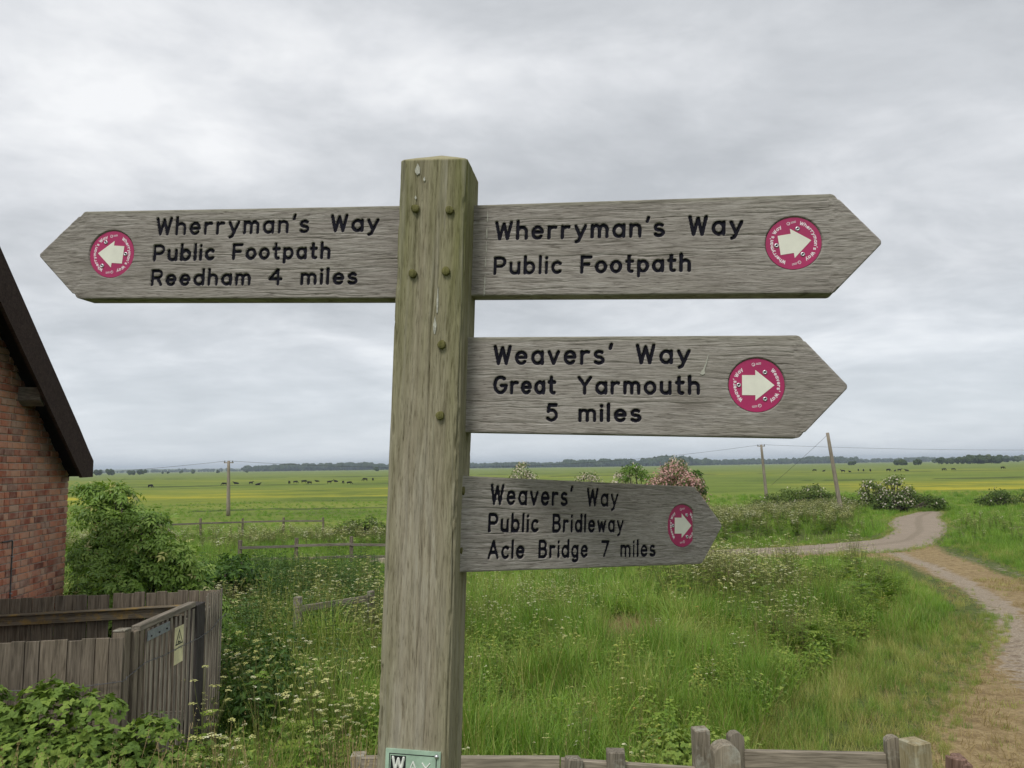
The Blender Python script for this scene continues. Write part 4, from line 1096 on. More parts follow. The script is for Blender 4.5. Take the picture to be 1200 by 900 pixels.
tB = utility_pole('distant thin wooden pole at the hedge left of the taller pole', (29.35, 90, -.2), (29.0, 90, 6.44), .17)
tC = utility_pole('tall leaning wooden pole rising from the cow parsley bank', (23.25, 55, -.1), (22.5, 55, 6.39), .145, False)
M_wd = plain('overhead_wire', (.05, .05, .055), .5)
def wire(label, a, b, sag, rad=.014):
    a, b = Vector(a), Vector(b); pts = []
    for i in range(25):
        t = i / 24; p = a.lerp(b, t); p.z -= sag * 4 * t * (1 - t); pts.append(p)
    o = tube_obj('overhead_wire', pts, rad, M_wd, None, 5); tag(o, label, 'wire', 'overhead wires')
wire('overhead wire sagging from the lone left pole towards the signpost', tA, tB, 1.5)
wire('overhead wire running left from the lone pole behind the house', tA, (-80, 84, 4.2), .9)
wire('overhead wire running right across the sky from the thin pole', tB, (118, 96, 6.9), 1.3)
wire('slanting stay wire beside the tall leaning pole', tC + Vector((0, 0, -.15)), (20.6, 62, 2.5), .05, .010)

# ------------------------------------------------------------------ cattle
M_cow = plain('black_cattle_coat', (.012, .011, .011), .7, .2, var=.5, scale=3)
def skin_mesh(name, verts, edges, radii, mat):
    me = bpy.data.meshes.new(name + '_skin'); me.from_pydata(verts, edges, []); o = bpy.data.objects.new(name + '_tmp', me); COL.objects.link(o)
    mo = o.modifiers.new('skin', 'SKIN'); mo.use_smooth_shade = True
    for i, r_ in enumerate(radii):
        me.skin_vertices[0].data[i].radius = (r_, r_) if isinstance(r_, (int, float)) else r_
    me.skin_vertices[0].data[0].use_root = True
    o.modifiers.new('sub', 'SUBSURF').levels = 1
    dg = bpy.context.evaluated_depsgraph_get(); out = bpy.data.meshes.new_from_object(o.evaluated_get(dg)); out.name = name
    bpy.data.objects.remove(o); out.materials.clear(); out.materials.append(mat); return out
def cow_mesh(graze):
    V = [(-.55, 0, 1.0), (0, 0, .98), (.55, 0, 1.02), (.85, 0, 1.12)]
    Ra = [(.32, .33), (.36, .38), (.33, .36), (.2, .24)]
    if graze: V += [(1.15, 0, .75), (1.35, 0, .35), (1.5, 0, .12)]
    else: V += [(1.1, 0, 1.35), (1.32, 0, 1.42), (1.6, 0, 1.3)]
    Ra += [(.15, .17), (.14, .15), (.085, .085)]
    E_ = [(0, 1), (1, 2), (2, 3), (3, 4), (4, 5), (5, 6)]
    for root, x, s_ in ((0, -.62, 1), (0, -.62, -1), (2, .58, 1), (2, .58, -1)):
        k_ = len(V); off = -.1 if x < 0 else 0
        V += [(x, s_ * .2, .7), (x + off, s_ * .21, .38), (x + off * .4, s_ * .21, .03)]; Ra += [.15, .08, .06]
        E_ += [(root, k_), (k_, k_ + 1), (k_ + 1, k_ + 2)]
    k_ = len(V); V += [(-.92, 0, 1.12), (-.98, 0, .55)]; Ra += [.05, .035]; E_ += [(0, k_), (k_, k_ + 1)]
    return skin_mesh('cow', V, E_, Ra, M_cow)
def cow_lying():
    V = [(-.6, 0, .42), (0, .04, .46), (.55, 0, .48), (.85, 0, .62), (1.08, 0, .88), (1.3, .05, .95), (1.55, .1, .83), (-.5, .45, .1), (-.1, .55, .08), (.6, .4, .1), (.95, .42, .07), (-.5, -.35, .12), (.6, -.3, .12), (-.9, 0, .4), (-.95, .2, .08)]
    Ra = [(.34, .34), (.42, .4), (.36, .36), (.2, .24), (.15, .16), (.13, .14), (.085, .085), .14, .07, .1, .06, .15, .12, .05, .04]
    return skin_mesh('cow', V, [(0, 1), (1, 2), (2, 3), (3, 4), (4, 5), (5, 6), (0, 7), (7, 8), (2, 9), (9, 10), (0, 11), (2, 12), (0, 13), (13, 14)], Ra, M_cow)
COWS = [cow_mesh(True), cow_mesh(False), cow_lying()]
def px_ground(px_, py_):
    """plan point of the flat marsh seen at a photograph pixel"""
    d = cx_ * ((px_ - 600) / 900) - cu_ * ((py_ - 450) / 900) + fw; t = -EYE / d.z; return d.x * t, d.y * t
ORD = ['first', 'second', 'third', 'fourth', 'fifth', 'sixth', 'seventh', 'eighth', 'ninth', 'tenth', 'eleventh', 'twelfth', 'thirteenth', 'fourteenth', 'fifteenth', 'sixteenth', 'seventeenth', 'eighteenth', 'nineteenth', 'twentieth']
herdL = [(176, 571.5), (263, 569.5), (277, 567.5), (294, 567.5), (302, 569), (339, 567), (346, 566.5), (356, 566), (363, 567.5), (372, 564.5), (386, 567), (394, 565), (402, 567), (409, 567.5), (428, 564.5), (437, 564)]
herdR = [(955, 552.5), (965, 552.6), (988, 553.6), (996, 553.5), (1006, 552.2), (1012, 552.5), (1020, 552.4), (1041, 552.2), (1049, 552.0), (1054, 552.0), (1063, 551.8), (1106, 551.3), (1117, 551), (1175, 549.5)]
for herd, where in ((herdL, 'in the herd left of the signpost'), (herdR, 'in the herd right of the signpost')):
    for i, (a, b) in enumerate(herd):
        x, y = px_ground(a, b)
        o = obj('cow', COWS[(0, 2, 0, 1, 0, 2, 0)[(i * 5 + len(herd)) % 7]]); o.location = (x, y, Tf(x, y) - .02); s_ = random.uniform(.66, .86) * (1.0 if y < 280 else 1.08)
        o.rotation_euler = (0, 0, random.choice([0, math.pi]) + random.uniform(-1.3, 1.3)); o.scale = (s_, s_, s_)
        tag(o, f'{ORD[i]} black cow from the left {where}', 'cow', 'black cattle grazing the marsh')
# ------------------------------------------------------------------ plant materials
G_grass = leaf_mat('meadow_grass', [(0, (0.067, 0.154, 0.019)), (.3, (0.127, 0.245, 0.030)), (.6, (0.204, 0.323, 0.049)), (.85, (0.301, 0.393, 0.088)), (1, (0.452, 0.473, 0.176))], .4, .5, .3, .55)
G_grass2 = leaf_mat('bright_grass', [(0, (0.106, 0.218, 0.023)), (.5, (0.187, 0.332, 0.039)), (1, (0.306, 0.429, 0.077))], .42, .5, .3, .55)
G_olive = leaf_mat('ripening_grass', [(0, (0.149, 0.201, 0.034)), (.4, (0.258, 0.293, 0.068)), (.75, (0.394, 0.394, 0.125)), (1, (0.516, 0.464, 0.182))], .35, .6, .25, .55)
G_dry = leaf_mat('dry_grass', [(0, (0.190, 0.143, 0.068)), (.5, (0.347, 0.264, 0.126)), (.8, (0.448, 0.352, 0.189)), (1, (0.179, 0.198, 0.053))], .3, .7, .2)
G_nettle = leaf_mat('nettle_leaf', [(0, (0.031, 0.073, 0.013)), (.5, (0.068, 0.137, 0.023)), (1, (0.143, 0.215, 0.041))], .3, .55, .3)
G_fern = leaf_mat('parsley_leaf', [(0, (0.088, 0.170, 0.021)), (.5, (0.167, 0.273, 0.033)), (1, (0.296, 0.371, 0.057))], .35, .55, .3)
G_stem = leaf_mat('parsley_stem', [(0, (.09, .12, .03)), (.6, (.17, .19, .06)), (1, (.16, .10, .06))], .1, .6, .3)
G_umbel = leaf_mat('parsley_flower', [(0, (0.414, 0.414, 0.208)), (.4, (0.594, 0.585, 0.352)), (1, (0.738, 0.729, 0.560))], .3, .7, .2)
G_bramble = leaf_mat('bramble_leaf', [(0, (0.077, 0.140, 0.026)), (.35, (0.168, 0.256, 0.044)), (.7, (0.294, 0.377, 0.075)), (.93, (0.476, 0.486, 0.120)), (1, (0.560, 0.268, 0.098))], .3, .6, .25)
G_elder = leaf_mat('elder_leaf', [(0, (0.057, 0.122, 0.020)), (.4, (0.117, 0.215, 0.033)), (.75, (0.209, 0.325, 0.053)), (1, (0.380, 0.484, 0.116))], .35, .45, .4)
G_haw = leaf_mat('hawthorn_leaf', [(0, (0.045, 0.078, 0.020)), (.5, (0.090, 0.143, 0.031)), (1, (0.165, 0.210, 0.049))], .3, .6, .25)
G_hawb = leaf_mat('bright_hawthorn_leaf', [(0, (0.046, 0.098, 0.014)), (.5, (0.091, 0.182, 0.026)), (1, (0.169, 0.260, 0.042))], .3, .6, .25)
G_may = leaf_mat('may_blossom', [(0, (.42, .34, .27)), (.5, (.62, .54, .46)), (1, (.78, .73, .68))], .3, .7, .2)
G_pink = leaf_mat('pink_may_blossom', [(0, (.40, .20, .19)), (.5, (.55, .33, .31)), (1, (.66, .50, .46))], .3, .7, .2)
G_lime = leaf_mat('lime_flower', [(0, (.30, .32, .09)), (.5, (.46, .46, .16)), (.85, (.60, .58, .30)), (1, (.74, .73, .58))], .3, .7, .2)
M_bark = timber('grey_bark', (.06, .05, .038), (.18, .155, .12))

# ------------------------------------------------------------------ plant meshes
def blade(mb, x, y, h, w_, az, bend, mi=0, segs=4, z0=0.0, rnd=None):
    """tapered curved grass leaf"""
    V = []; dx, dy = math.cos(az), math.sin(az); sx, sy = -dy, dx
    for i in range(segs + 1):
        t = i / segs; out = bend * h * t * t; z = z0 + h * (t - .32 * bend * t * t * t); ww = w_ * .5 * (1 - t ** 1.6) + .0004
        V += [(x + dx * out - sx * ww, y + dy * out - sy * ww, z), (x + dx * out + sx * ww, y + dy * out + sy * ww, z)]
    mb.add(V, [[2 * i, 2 * i + 1, 2 * i + 3, 2 * i + 2] for i in range(segs)], mi, rnd)
def thin_stem(mb, pts, r, mi, rnd=None, seg=3):
    v, f = tube(pts, r, seg, False); mb.add(v, f, mi, rnd)
def seed_head(mb, p, h, mi, lean):
    for _ in range(7):
        a = random.uniform(0, 6.28); z = random.uniform(0, h); l_ = .022 * (1 - z / h * .6)
        q = Vector(p) + Vector((lean[0] * z / h, lean[1] * z / h, z))
        d = Vector((math.cos(a) * .5, math.sin(a) * .5, .9)) * l_; s_ = Vector((-math.sin(a), math.cos(a), 0)) * .003
        mb.add([q - s_, q + s_, q + d], [[0, 1, 2]], mi)
def grass_clump(n, rad, h0, h1, w_, bend, mats, heads=0, segs=4):
    mb = MB()
    for _ in range(n):
        r_ = rad * math.sqrt(random.random()); a = random.uniform(0, 6.283)
        blade(mb, r_ * math.cos(a), r_ * math.sin(a), random.uniform(h0, h1), w_ * random.uniform(.6, 1.3), random.uniform(0, 6.283), random.uniform(.15, 1) * bend, 0, segs)
    for _ in range(heads):
        r_ = rad * random.random(); a = random.uniform(0, 6.283); x, y = r_ * math.cos(a), r_ * math.sin(a); hh = h1 * random.uniform(1.05, 1.35); lx, ly = random.uniform(-.12, .12), random.uniform(-.12, .12)
        thin_stem(mb, [(x, y, 0), (x + lx * .4, y + ly * .4, hh * .6), (x + lx, y + ly, hh)], .0016, 1); seed_head(mb, (x + lx, y + ly, hh - .05), .14, 1, (lx * .3, ly * .3))
    return mb.mesh('grass_clump', mats)
def leaf_quad(mb, p, d, nrm, l_, w_, mi=0, rnd=None, fold=.25):
    """ovate pointed leaf, folded along the midrib; 4 triangles"""
    p, d = Vector(p), Vector(d).normalized(); s_ = d.cross(Vector(nrm)); 
    if s_.length < 1e-3: s_ = d.orthogonal()
    s_.normalize(); n = s_.cross(d)
    a = p + d * l_ * .38; tip = p + d * l_ - n * l_ * .12
    mb.add([p, a + s_ * w_ * .5 + n * w_ * fold, tip, a - s_ * w_ * .5 + n * w_ * fold, a], [[0, 4, 1], [4, 2, 1], [0, 3, 4], [4, 3, 2]], mi, rnd)
def umbel(mb, p, r_, n, mi, nrm=(0, 0, 1), rnd=None):
    rnd = random.random() if rnd is None else rnd
    for k_ in range(n):
        a = 2.4 * k_; rr = r_ * math.sqrt((k_ + .4) / n); q = Vector(p) + Vector((rr * math.cos(a), rr * math.sin(a), -.35 * rr * rr / r_ + random.uniform(-.003, .003)))
        s_ = r_ * .30 * random.uniform(.8, 1.2); t = random.uniform(0, 6.28); tx, ty = random.uniform(-.3, .3), random.uniform(-.3, .3)
        mb.add([q + Vector((s_ * math.cos(t + j * 1.257), s_ * math.sin(t + j * 1.257), s_ * (tx * math.cos(t + j * 1.257) + ty * math.sin(t + j * 1.257)))) for j in range(5)], [[0, 1, 2, 3, 4]], mi, min(1, max(0, rnd + random.uniform(-.15, .15))))
def fern_leaf(mb, p, d, l_, mi):
    d = Vector(d).normalized(); s_ = d.cross(Vector((0, 0, 1))); s_ = s_.normalized() if s_.length > .01 else Vector((1, 0, 0)); rnd = random.random()
    for i in range(7):
        t = (i + .6) / 7; q = Vector(p) + d * l_ * t - Vector((0, 0, l_ * .35 * t * t))
        for sg in (-1, 1):
            ll = l_ * .42 * (1 - t * .8); leaf_quad(mb, q, d * .55 + s_ * sg, (0, 0, 1), ll, ll * .5, mi, rnd)
def parsley(h, n_umb, r_u, n_f, leafy, far=False, lime=False):
    """cow parsley: ribbed stem, forked branches, lacy umbels and ferny leaves"""
    mb = MB(); lean = Vector((random.uniform(-.12, .12), random.uniform(-.12, .12), 0)) * h
    top = Vector((0, 0, h * .72)) + lean * .6
    thin_stem(mb, [(0, 0, 0), top * .5 + Vector((.01, 0, 0)), top], .005 if far else .0035, 1, None, 3)
    for k_ in range(n_umb):
        a = k_ * 2.4 + random.uniform(-.4, .4); t = random.uniform(.35, 1); b = top * t
        rad_ = random.uniform(.08, .24) * h * (1.1 - .4 * t); e_ = Vector((b.x + rad_ * math.cos(a), b.y + rad_ * math.sin(a), max(b.z + .1 * h, h * random.uniform(.74, 1.04))))
        thin_stem(mb, [b, b.lerp(e_, .55) + Vector((0, 0, -.03 * h)), e_], .0035 if far else .0018, 1, None, 3)
        umbel(mb, e_, r_u * random.uniform(.7, 1.25), n_f, 2)
        if leafy > 1 and random.random() < .7: fern_leaf(mb, b, (math.cos(a + 1), math.sin(a + 1), .35), .16 * random.uniform(.7, 1.2), 0)
    for k_ in range(int(leafy * 4)):
        a = random.uniform(0, 6.28); z = h * random.uniform(.05, .5); fern_leaf(mb, (lean.x * z / h, lean.y * z / h, z), (math.cos(a), math.sin(a), .5), .26 * random.uniform(.7, 1.3), 0)
    return mb.mesh('cow_parsley', [G_fern, G_stem, G_lime if lime else G_umbel])
def nettle(h, n_st, mat):
    mb = MB()
    for _ in range(n_st):
        x, y = random.uniform(-.16, .16), random.uniform(-.16, .16); hh = h * random.uniform(.7, 1.1); lx, ly = random.uniform(-.1, .1), random.uniform(-.1, .1)
        thin_stem(mb, [(x, y, 0), (x + lx, y + ly, hh)], .003, 0)
        for i in range(8):
            t = .25 + .75 * (i + 1) / 8; a = (i % 2) * 1.57 + random.uniform(-.3, .3); q = (x + lx * t, y + ly * t, hh * t); l_ = .115 * (1.25 - .75 * t) * random.uniform(.8, 1.2)
            for s_ in (0, math.pi): leaf_quad(mb, q, (math.cos(a + s_), math.sin(a + s_), -.25 + .5 * t), (0, 0, 1), l_, l_ * .55, 0)
    return mb.mesh('nettle', [mat])

def coll(name, meshes):
    c = bpy.data.collections.new(name)
    for i, me in enumerate(meshes): c.objects.link(bpy.data.objects.new(f'{name}_{i:02d}', me))
    return c
def scatter(name, label, x, y, coll_, n_var, smin, smax, sfun=None, tilt=.12, z=None, kind='stuff', seed=0, grow=None):
    """one object whose plants stand at the given plan points"""
    r = np.random.default_rng(seed + 77); n = len(x)
    zz = T(x, y) if z is None else z
    me = mesh_np(name, np.stack([x, y, zz - .01], 1), [])
    sc = r.uniform(smin, smax, n) * (1 if sfun is None else sfun)
    rot = np.stack([r.normal(0, tilt, n), r.normal(0, tilt, n), r.uniform(0, 6.283, n)], 1)
    fattr(me, 'scl', sc)
    a = me.attributes.new('rot', 'FLOAT_VECTOR', 'POINT'); a.data.foreach_set('vector', rot.astype(np.float32).ravel())
    a = me.attributes.new('pick', 'INT', 'POINT'); a.data.foreach_set('value', r.integers(0, n_var, n).astype(np.int32))
    o = obj(name, me); tag(o, label, kind=kind)
    ng = bpy.data.node_groups.new(name, 'GeometryNodeTree')
    ng.interface.new_socket('Geometry', in_out='INPUT', socket_type='NodeSocketGeometry'); ng.interface.new_socket('Geometry', in_out='OUTPUT', socket_type='NodeSocketGeometry')
    gi = ng.nodes.new('NodeGroupInput'); go = ng.nodes.new('NodeGroupOutput'); ip = ng.nodes.new('GeometryNodeInstanceOnPoints'); ci = ng.nodes.new('GeometryNodeCollectionInfo')
    ci.inputs['Collection'].default_value = coll_; ci.inputs['Separate Children'].default_value = True; ci.inputs['Reset Children'].default_value = True
    def na(nm, ty):
        q = ng.nodes.new('GeometryNodeInputNamedAttribute'); q.data_type = ty; q.inputs['Name'].default_value = nm; return q.outputs['Attribute']
    l_ = ng.links.new
    l_(gi.outputs[0], ip.inputs['Points']); l_(ci.outputs[0], ip.inputs['Instance']); ip.inputs['Pick Instance'].default_value = True
    l_(na('pick', 'INT'), ip.inputs['Instance Index']); l_(na('rot', 'FLOAT_VECTOR'), ip.inputs['Rotation']); l_(na('scl', 'FLOAT'), ip.inputs['Scale'])
    l_(ip.outputs[0], go.inputs[0])
    o.modifiers.new('plants', 'NODES').node_group = ng
    return o
def frustum_pts(n, y0, y1, seed, half=.74, x0=None, x1=None):
    r = np.random.default_rng(seed); y = np.sqrt(r.uniform(y0 * y0, y1 * y1, n)); x = r.uniform(-half, half, n) * (y + .8)
    return x, y
def keep(x, y, *masks):
    m_ = np.ones(len(x), bool)
    for q in masks: m_ &= q
    return x[m_], y[m_]
def free(x, y, pad=0.0):
    """clear of the house, the yard, the road"""
    yard = (x < -3.05 + pad) & (y > 5.75) & (y < 8.6)
    hs = (x < -5.3 + .1) & (y < 10.3) & (y > 4.5)
    worn = ((x - 2.15 - .1 * (y - 14.6)) / .85) ** 2 + ((y - 14.4) / 1.7) ** 2 < .8 + .5 * n2d(x, y, 2.5, 4)
    return ~yard & ~hs & ~worn & (poly_sd(x, y, ROADP) > .15 + pad)
sample = lambda x, y, p, seed: np.random.default_rng(seed).random(len(x)) < p

random.seed(3)
C_tall = coll('tall_grass', [grass_clump(42, .17, .35, .85, .010, .6, [G_grass, G_olive], 1) for _ in range(4)] + [grass_clump(42, .17, .35, .8, .010, .7, [G_grass2, G_olive], 0) for _ in range(4)] + [grass_clump(36, .17, .3, .7, .008, .5, [G_olive, G_olive], 3) for _ in range(2)])
C_broad = coll('broad_grass', [grass_clump(30, .16, .35, .8, .017, .85, [G_grass2, G_olive], 0, 5) for _ in range(4)] + [grass_clump(26, .16, .3, .7, .015, .8, [G_grass, G_olive], 2, 5) for _ in range(3)])
C_olive = coll('olive_grass', [grass_clump(46, .18, .15, .48, .006, .75, [G_olive, G_dry], 1) for _ in range(4)] + [grass_clump(46, .18, .15, .45, .006, .8, [G_grass, G_olive], 1) for _ in range(3)])
C_mid = coll('mid_grass', [grass_clump(60, .42, .3, .75, .022, .5, [G_grass, G_olive], 2, 3) for _ in range(3)] + [grass_clump(60, .42, .3, .7, .022, .6, [G_grass2, G_olive], 0, 3) for _ in range(4)])
C_dry = coll('dry_tuft', [grass_clump(26, .12, .03, .12, .0045, .9, [G_dry], 0, 3) for _ in range(4)] + [grass_clump(26, .12, .03, .10, .0045, .9, [G_olive], 0, 3) for _ in range(2)])
C_stalk = coll('seeding_stalk', [grass_clump(5, .1, .5, .9, .006, .6, [G_olive, G_dry], 6) for _ in range(3)])
C_pars = coll('cow_parsley', [parsley(random.uniform(.95, 1.2), random.randint(6, 9), .024, 11, 2.2) for _ in range(6)])
C_lime = coll('lime_parsley', [parsley(random.uniform(.9, 1.2), random.randint(8, 13), .024, 10, 3.2, False, True) for _ in range(6)])
C_straw = coll('straw_tuft', [grass_clump(50, .2, .12, .5, .007, .9, [G_dry], 0, 4) for _ in range(4)])
C_parf = coll('far_cow_parsley', [parsley(random.uniform(.95, 1.15), 11, .045, 7, 1.8, True, k_ % 5 < 3) for k_ in range(5)])
C_net = coll('nettle', [nettle(.95, 6, G_nettle) for _ in range(5)])
C_leafy = coll('leafy_herb', [nettle(.5, 6, G_fern) for _ in range(3)] + [nettle(.55, 6, G_bramble) for _ in range(2)])

dryd = lambda x, y: poly_sd(x, y, DRY)
# -- near meadow
x, y = frustum_pts(15000, 4.3, 17, 1)
d = dryd(x, y); dens = np.clip(.25 + d / 1.2, 0, 1); spot = np.exp(-(((x - 2.1 - .1 * (y - 14)) / .7) ** 4 + ((y - 14.2) / 1.9) ** 4))
pn = fbm(x, y, .5, 8)
m1 = free(x, y) & (sample(x, y, dens * (1 - .97 * spot), 5)) & (d > .9 + 1.4 * pn)
xx, yy = x[m1], y[m1]; dd = d[m1]
fit_h = np.clip(.45 + .16 * dd, .5, 1.0) * (.22 + 1.9 * np.clip(fbm(xx, yy, 1.0, 12) - .12, 0, 1) ** 1.25) * np.where(yy < 5.2, .62, 1)
scatter('tall_meadow_grass', 'long uneven meadow grass below the signpost', xx, yy, C_tall, 10, .75, 1.25, fit_h, .2, seed=1)
x3, y3 = frustum_pts(3600, 4.8, 11, 81); d3 = dryd(x3, y3); m3 = free(x3, y3) & (d3 > 1.6) & sample(x3, y3, np.clip(2.6 * (fbm(x3, y3, .6, 31) - .34), 0, 1), 82)
scatter('broad_leaved_grass', 'broad-bladed arching grass tussocks behind the rail fence', x3[m3], y3[m3], C_broad, 7, .6, 1.15, np.clip(.5 + .15 * d3[m3], .5, 1), .2, seed=81)
m2 = free(x, y) & (d > -.4) & (d < 3.6 + 1.5 * pn) & sample(x, y, np.clip(.75 - d / 6, 0, 1), 6)
xx, yy = x[m2], y[m2]; dd = d[m2]
scatter('ripening_grass', 'olive and straw-coloured grass edging the worn path', xx, yy, C_olive, 7, .7, 1.2, np.clip(.35 + .3 * dd, .3, 1.1), .15, seed=2)
x, y = frustum_pts(9000, 5.0, 24, 3); d = dryd(x, y)
m_ = (d < .6) & (line_d(x, y, RUT) > .45) & (fbm(x, y, .8, 3) > .36)
scatter('dry_turf', 'short dry trodden grass on the path', x[m_], y[m_], C_dry, 6, .7, 1.5, None, .2, seed=3)
x, y = frustum_pts(700, 9.0, 22, 31); d = dryd(x, y); m_ = (d < .2) & (line_d(x, y, RUT) > .9) & (fbm(x, y, .4, 13) > .55)
scatter('path_tufts', 'small green tufts growing on the worn path', x[m_], y[m_], C_olive, 7, .3, .6, None, .15, seed=33)
x, y = frustum_pts(9000, 14.5, 36, 91); d = dryd(x, y); m_ = free(x, y) & (d > -.7) & (d < 2.0) & sample(x, y, np.clip(.35 + d * .5, .08, .9), 92)
scatter('path_edge_grass', 'short olive grass along the far edges of the worn path', x[m_], y[m_], C_olive, 7, .5, 1.1, np.clip(.4 + .35 * d[m_], .3, 1), .2, seed=91)
x, y = np.random.default_rng(95).uniform(33.5, 38.5, 90), np.random.default_rng(96).uniform(65.6, 67.6, 90)
scatter('track_end_grass', 'grass closing off the far end of the gravel track', x, y, C_mid, 7, .6, 1.0, None, .15, seed=95)
# -- middle distance
x, y = frustum_pts(15000, 15, 40, 4); d = dryd(x, y)
m_ = free(x, y, .2) & (d > .8) & (np.exp(-(((x - 2.35) / .9) ** 4 + ((y - 15.4) / 1.0) ** 4)) < .5)
xx, yy = x[m_], y[m_]
hh = (.6 + .7 * fbm(xx, yy, .2, 15)) * np.clip(.35 + .25 * d[m_], .4, 1)
hh = hh * np.where((xx > 6) & (yy > 17), .72, 1) * np.where(yy > 24, np.clip(.25 + poly_sd(xx, yy, ROADP) / 8, .3, 1), 1)
scatter('mid_meadow_grass', 'rough grass between the signpost and the gravel track', xx, yy, C_mid, 7, .7, 1.15, hh, .12, seed=4)
x, y = frustum_pts(16000, 36, 105, 6)
m_ = free(x, y, .3) & sample(x, y, np.where(poly_sd(x, y, BANK) < 0, 1, np.where(x > 14, .8, .45 + .3 * (fbm(x, y, .08, 2) > .5))) * np.clip(1.6 - y / 75, .12, 1), 8)
scatter('far_meadow_grass', 'rough pasture grass beyond the gravel track', x[m_], y[m_], C_mid, 7, .55, 1.05, np.where((x[m_] < 10) & (y[m_] > 50), .45, .85), .12, seed=6)
# -- nettles and dark growth left of the post
x, y = frustum_pts(9000, 8.7, 28, 9)
e1 = .8 * np.exp(-(((x + 6.6) / 2.2) ** 2 + ((y - 19) / 4.5) ** 2)) + 1.2 * np.exp(-(((x + 3.0) / .9) ** 2 + ((y - 9.2) / 1.0) ** 2)) + .9 * np.exp(-(((x + 5.2) / 2) ** 2 + ((y - 14.5) / 2.5) ** 2))
m_ = free(x, y) & sample(x, y, e1 * (.25 + 1.2 * (fbm(x, y, .35, 4) > .42)), 10)
scatter('nettle_bed', 'dark nettles filling the hollow beyond the board fence', x[m_], y[m_], C_net, 5, .8, 1.35, None, .12, seed=9)
# -- leafy herbs in the grass
x, y = frustum_pts(7500, 5.0, 24, 12); d = dryd(x, y)
drift = sum(a_ * np.exp(-(((x - cx_0) / rx_) ** 2 + ((y - cy_0) / ry_) ** 2)) for cx_0, cy_0, rx_, ry_, a_ in ((4.2, 13.2, 1.3, 1.0, .9), (6.4, 15.5, 1.4, 1.2, .55), (3.4, 10.6, .6, .5, .9), (1.2, 11.5, .7, .6, .9), (5.2, 11.6, .5, .5, .8), (-.6, 10, .6, .8, .8), (2.2, 17.5, 1.6, 1.4, .8), (-.2, 13, 1.2, 1.2, .7), (.6, 9.0, 1.2, .8, .6), (2.6, 8.2, 1.0, .8, .5), (-1.6, 6.2, 1.0, .9, .9), (-2.2, 7.6, .6, 1.2, .8), (7.5, 20, 2.0, 2.0, .6)))
m_ = free(x, y) & (d > 1.6) & sample(x, y, np.clip(1.5 * np.clip(fbm(x, y, .45, 19) - .45, 0, 1) * 3 + drift, 0, 1), 13)
scatter('leafy_herbs', 'low leafy herbs among the meadow grass', x[m_], y[m_], C_leafy, 5, .65, 1.25, None, .15, seed=12)
r_ = np.random.default_rng(71); ex, ey = [], []
for P_ in (ROAD_L, ROAD_R):
    t_ = np.sort(r_.uniform(0, len(P_) - 1, 700)); ex.append(np.interp(t_, np.arange(len(P_)), P_[:, 0]) + r_.normal(0, .22, 700)); ey.append(np.interp(t_, np.arange(len(P_)), P_[:, 1]) + r_.normal(0, .22, 700))
scatter('road_edge_grass', 'ragged tufts of grass along the gravel track edges', np.concatenate(ex), np.concatenate(ey), C_olive, 7, .22, .55, None, .2, seed=71)
def stone(seed):
    bm = bmesh.new(); bmesh.ops.create_icosphere(bm, subdivisions=1, radius=1); rs_ = random.Random(seed)
    for v in bm.verts: v.co = Vector((v.co.x, v.co.y * rs_.uniform(.7, 1), v.co.z * .5)) * rs_.uniform(.75, 1.2)
    me = bm_mesh('stone', bm, M_stone); fattr(me, 'rnd', np.zeros(len(me.vertices))); return me
M_stone = Mat('flint', .8, .3); M_stone.col(M_stone.ramp(M_stone.orand(), [(0, (.13, .11, .09)), (.5, (.25, .215, .17)), (1, (.40, .36, .30))])); M_stone = M_stone.m
C_stone = coll('stone', [stone(i) for i in range(4)])
x, y = frustum_pts(26000, 7, 34, 73); m_ = (line_d(x, y, RUT) < .9) & (dryd(x, y) < .5) & sample(x, y, np.exp(-(line_d(x, y, RUT) / .5) ** 2) * .8 + .06, 74)
scatter('loose_stones', 'loose pale stones scattered along the worn rut', x[m_], y[m_], C_stone, 4, .008, .028, None, .3, seed=73)
# -- cow parsley, near
x, y = frustum_pts(9000, 5.6, 26, 14); d = dryd(x, y)
zone = .75 * np.exp(-(((x + 2.35) / 1.15) ** 2 + ((y - 10.2) / 2.6) ** 2))            # left of the post
zone += .8 * np.exp(-(((x - .4) / 1.4) ** 2 + ((y - 17) / 3.2) ** 2)) + .5 * np.exp(-(((x + 1.5) / .8) ** 2 + ((y - 6.6) / 1.0) ** 2))                 # under the lowest board
zone += 1.3 * np.exp(-(((x - 5.2) / 1.0) ** 2 + ((y - 18.2) / 2.0) ** 2))             # by the tip of the lowest board
zone += .45 * np.exp(-(((x + 3.2) / 2.4) ** 2 + ((y - 16) / 3.0) ** 2)) + .4 * np.exp(-(((x + 4.2) / 2.2) ** 2 + ((y - 14.2) / 1.2) ** 2))
zone += .16 * np.exp(-(((x - 5.6) / 1.4) ** 2 + ((y - 20) / 2.0) ** 2)) * 3
zone += .10 * (d > 2) * (fbm(x, y, .6, 22) > .5) + .16 * np.exp(-(((x - 4.5) / .6) ** 2 + ((y - 13.5) / .8) ** 2)) * 4
m_ = free(x, y) & (d > 1.2) & sample(x, y, np.clip(zone * (.25 + 1.1 * (fbm(x, y, .9, 23) > .42)), 0, 1), 15)
xx, yy = x[m_], y[m_]; hs_ = np.where((xx < -2.1) & (yy > 10) & (yy < 13), .82, 1.0) * np.where(xx < -1, 1.08, np.where((xx > 3.4) & (yy > 15.5), 1.32, np.where(xx > 3.6, 1.0, .78))); wh_ = sample(xx, yy, np.where(xx < -1, .17, .42), 27)
scatter('cow_parsley', 'white cow parsley flowering among the near grass', xx[wh_], yy[wh_], C_pars, 6, .75, 1.1, hs_[wh_], .12, seed=14)
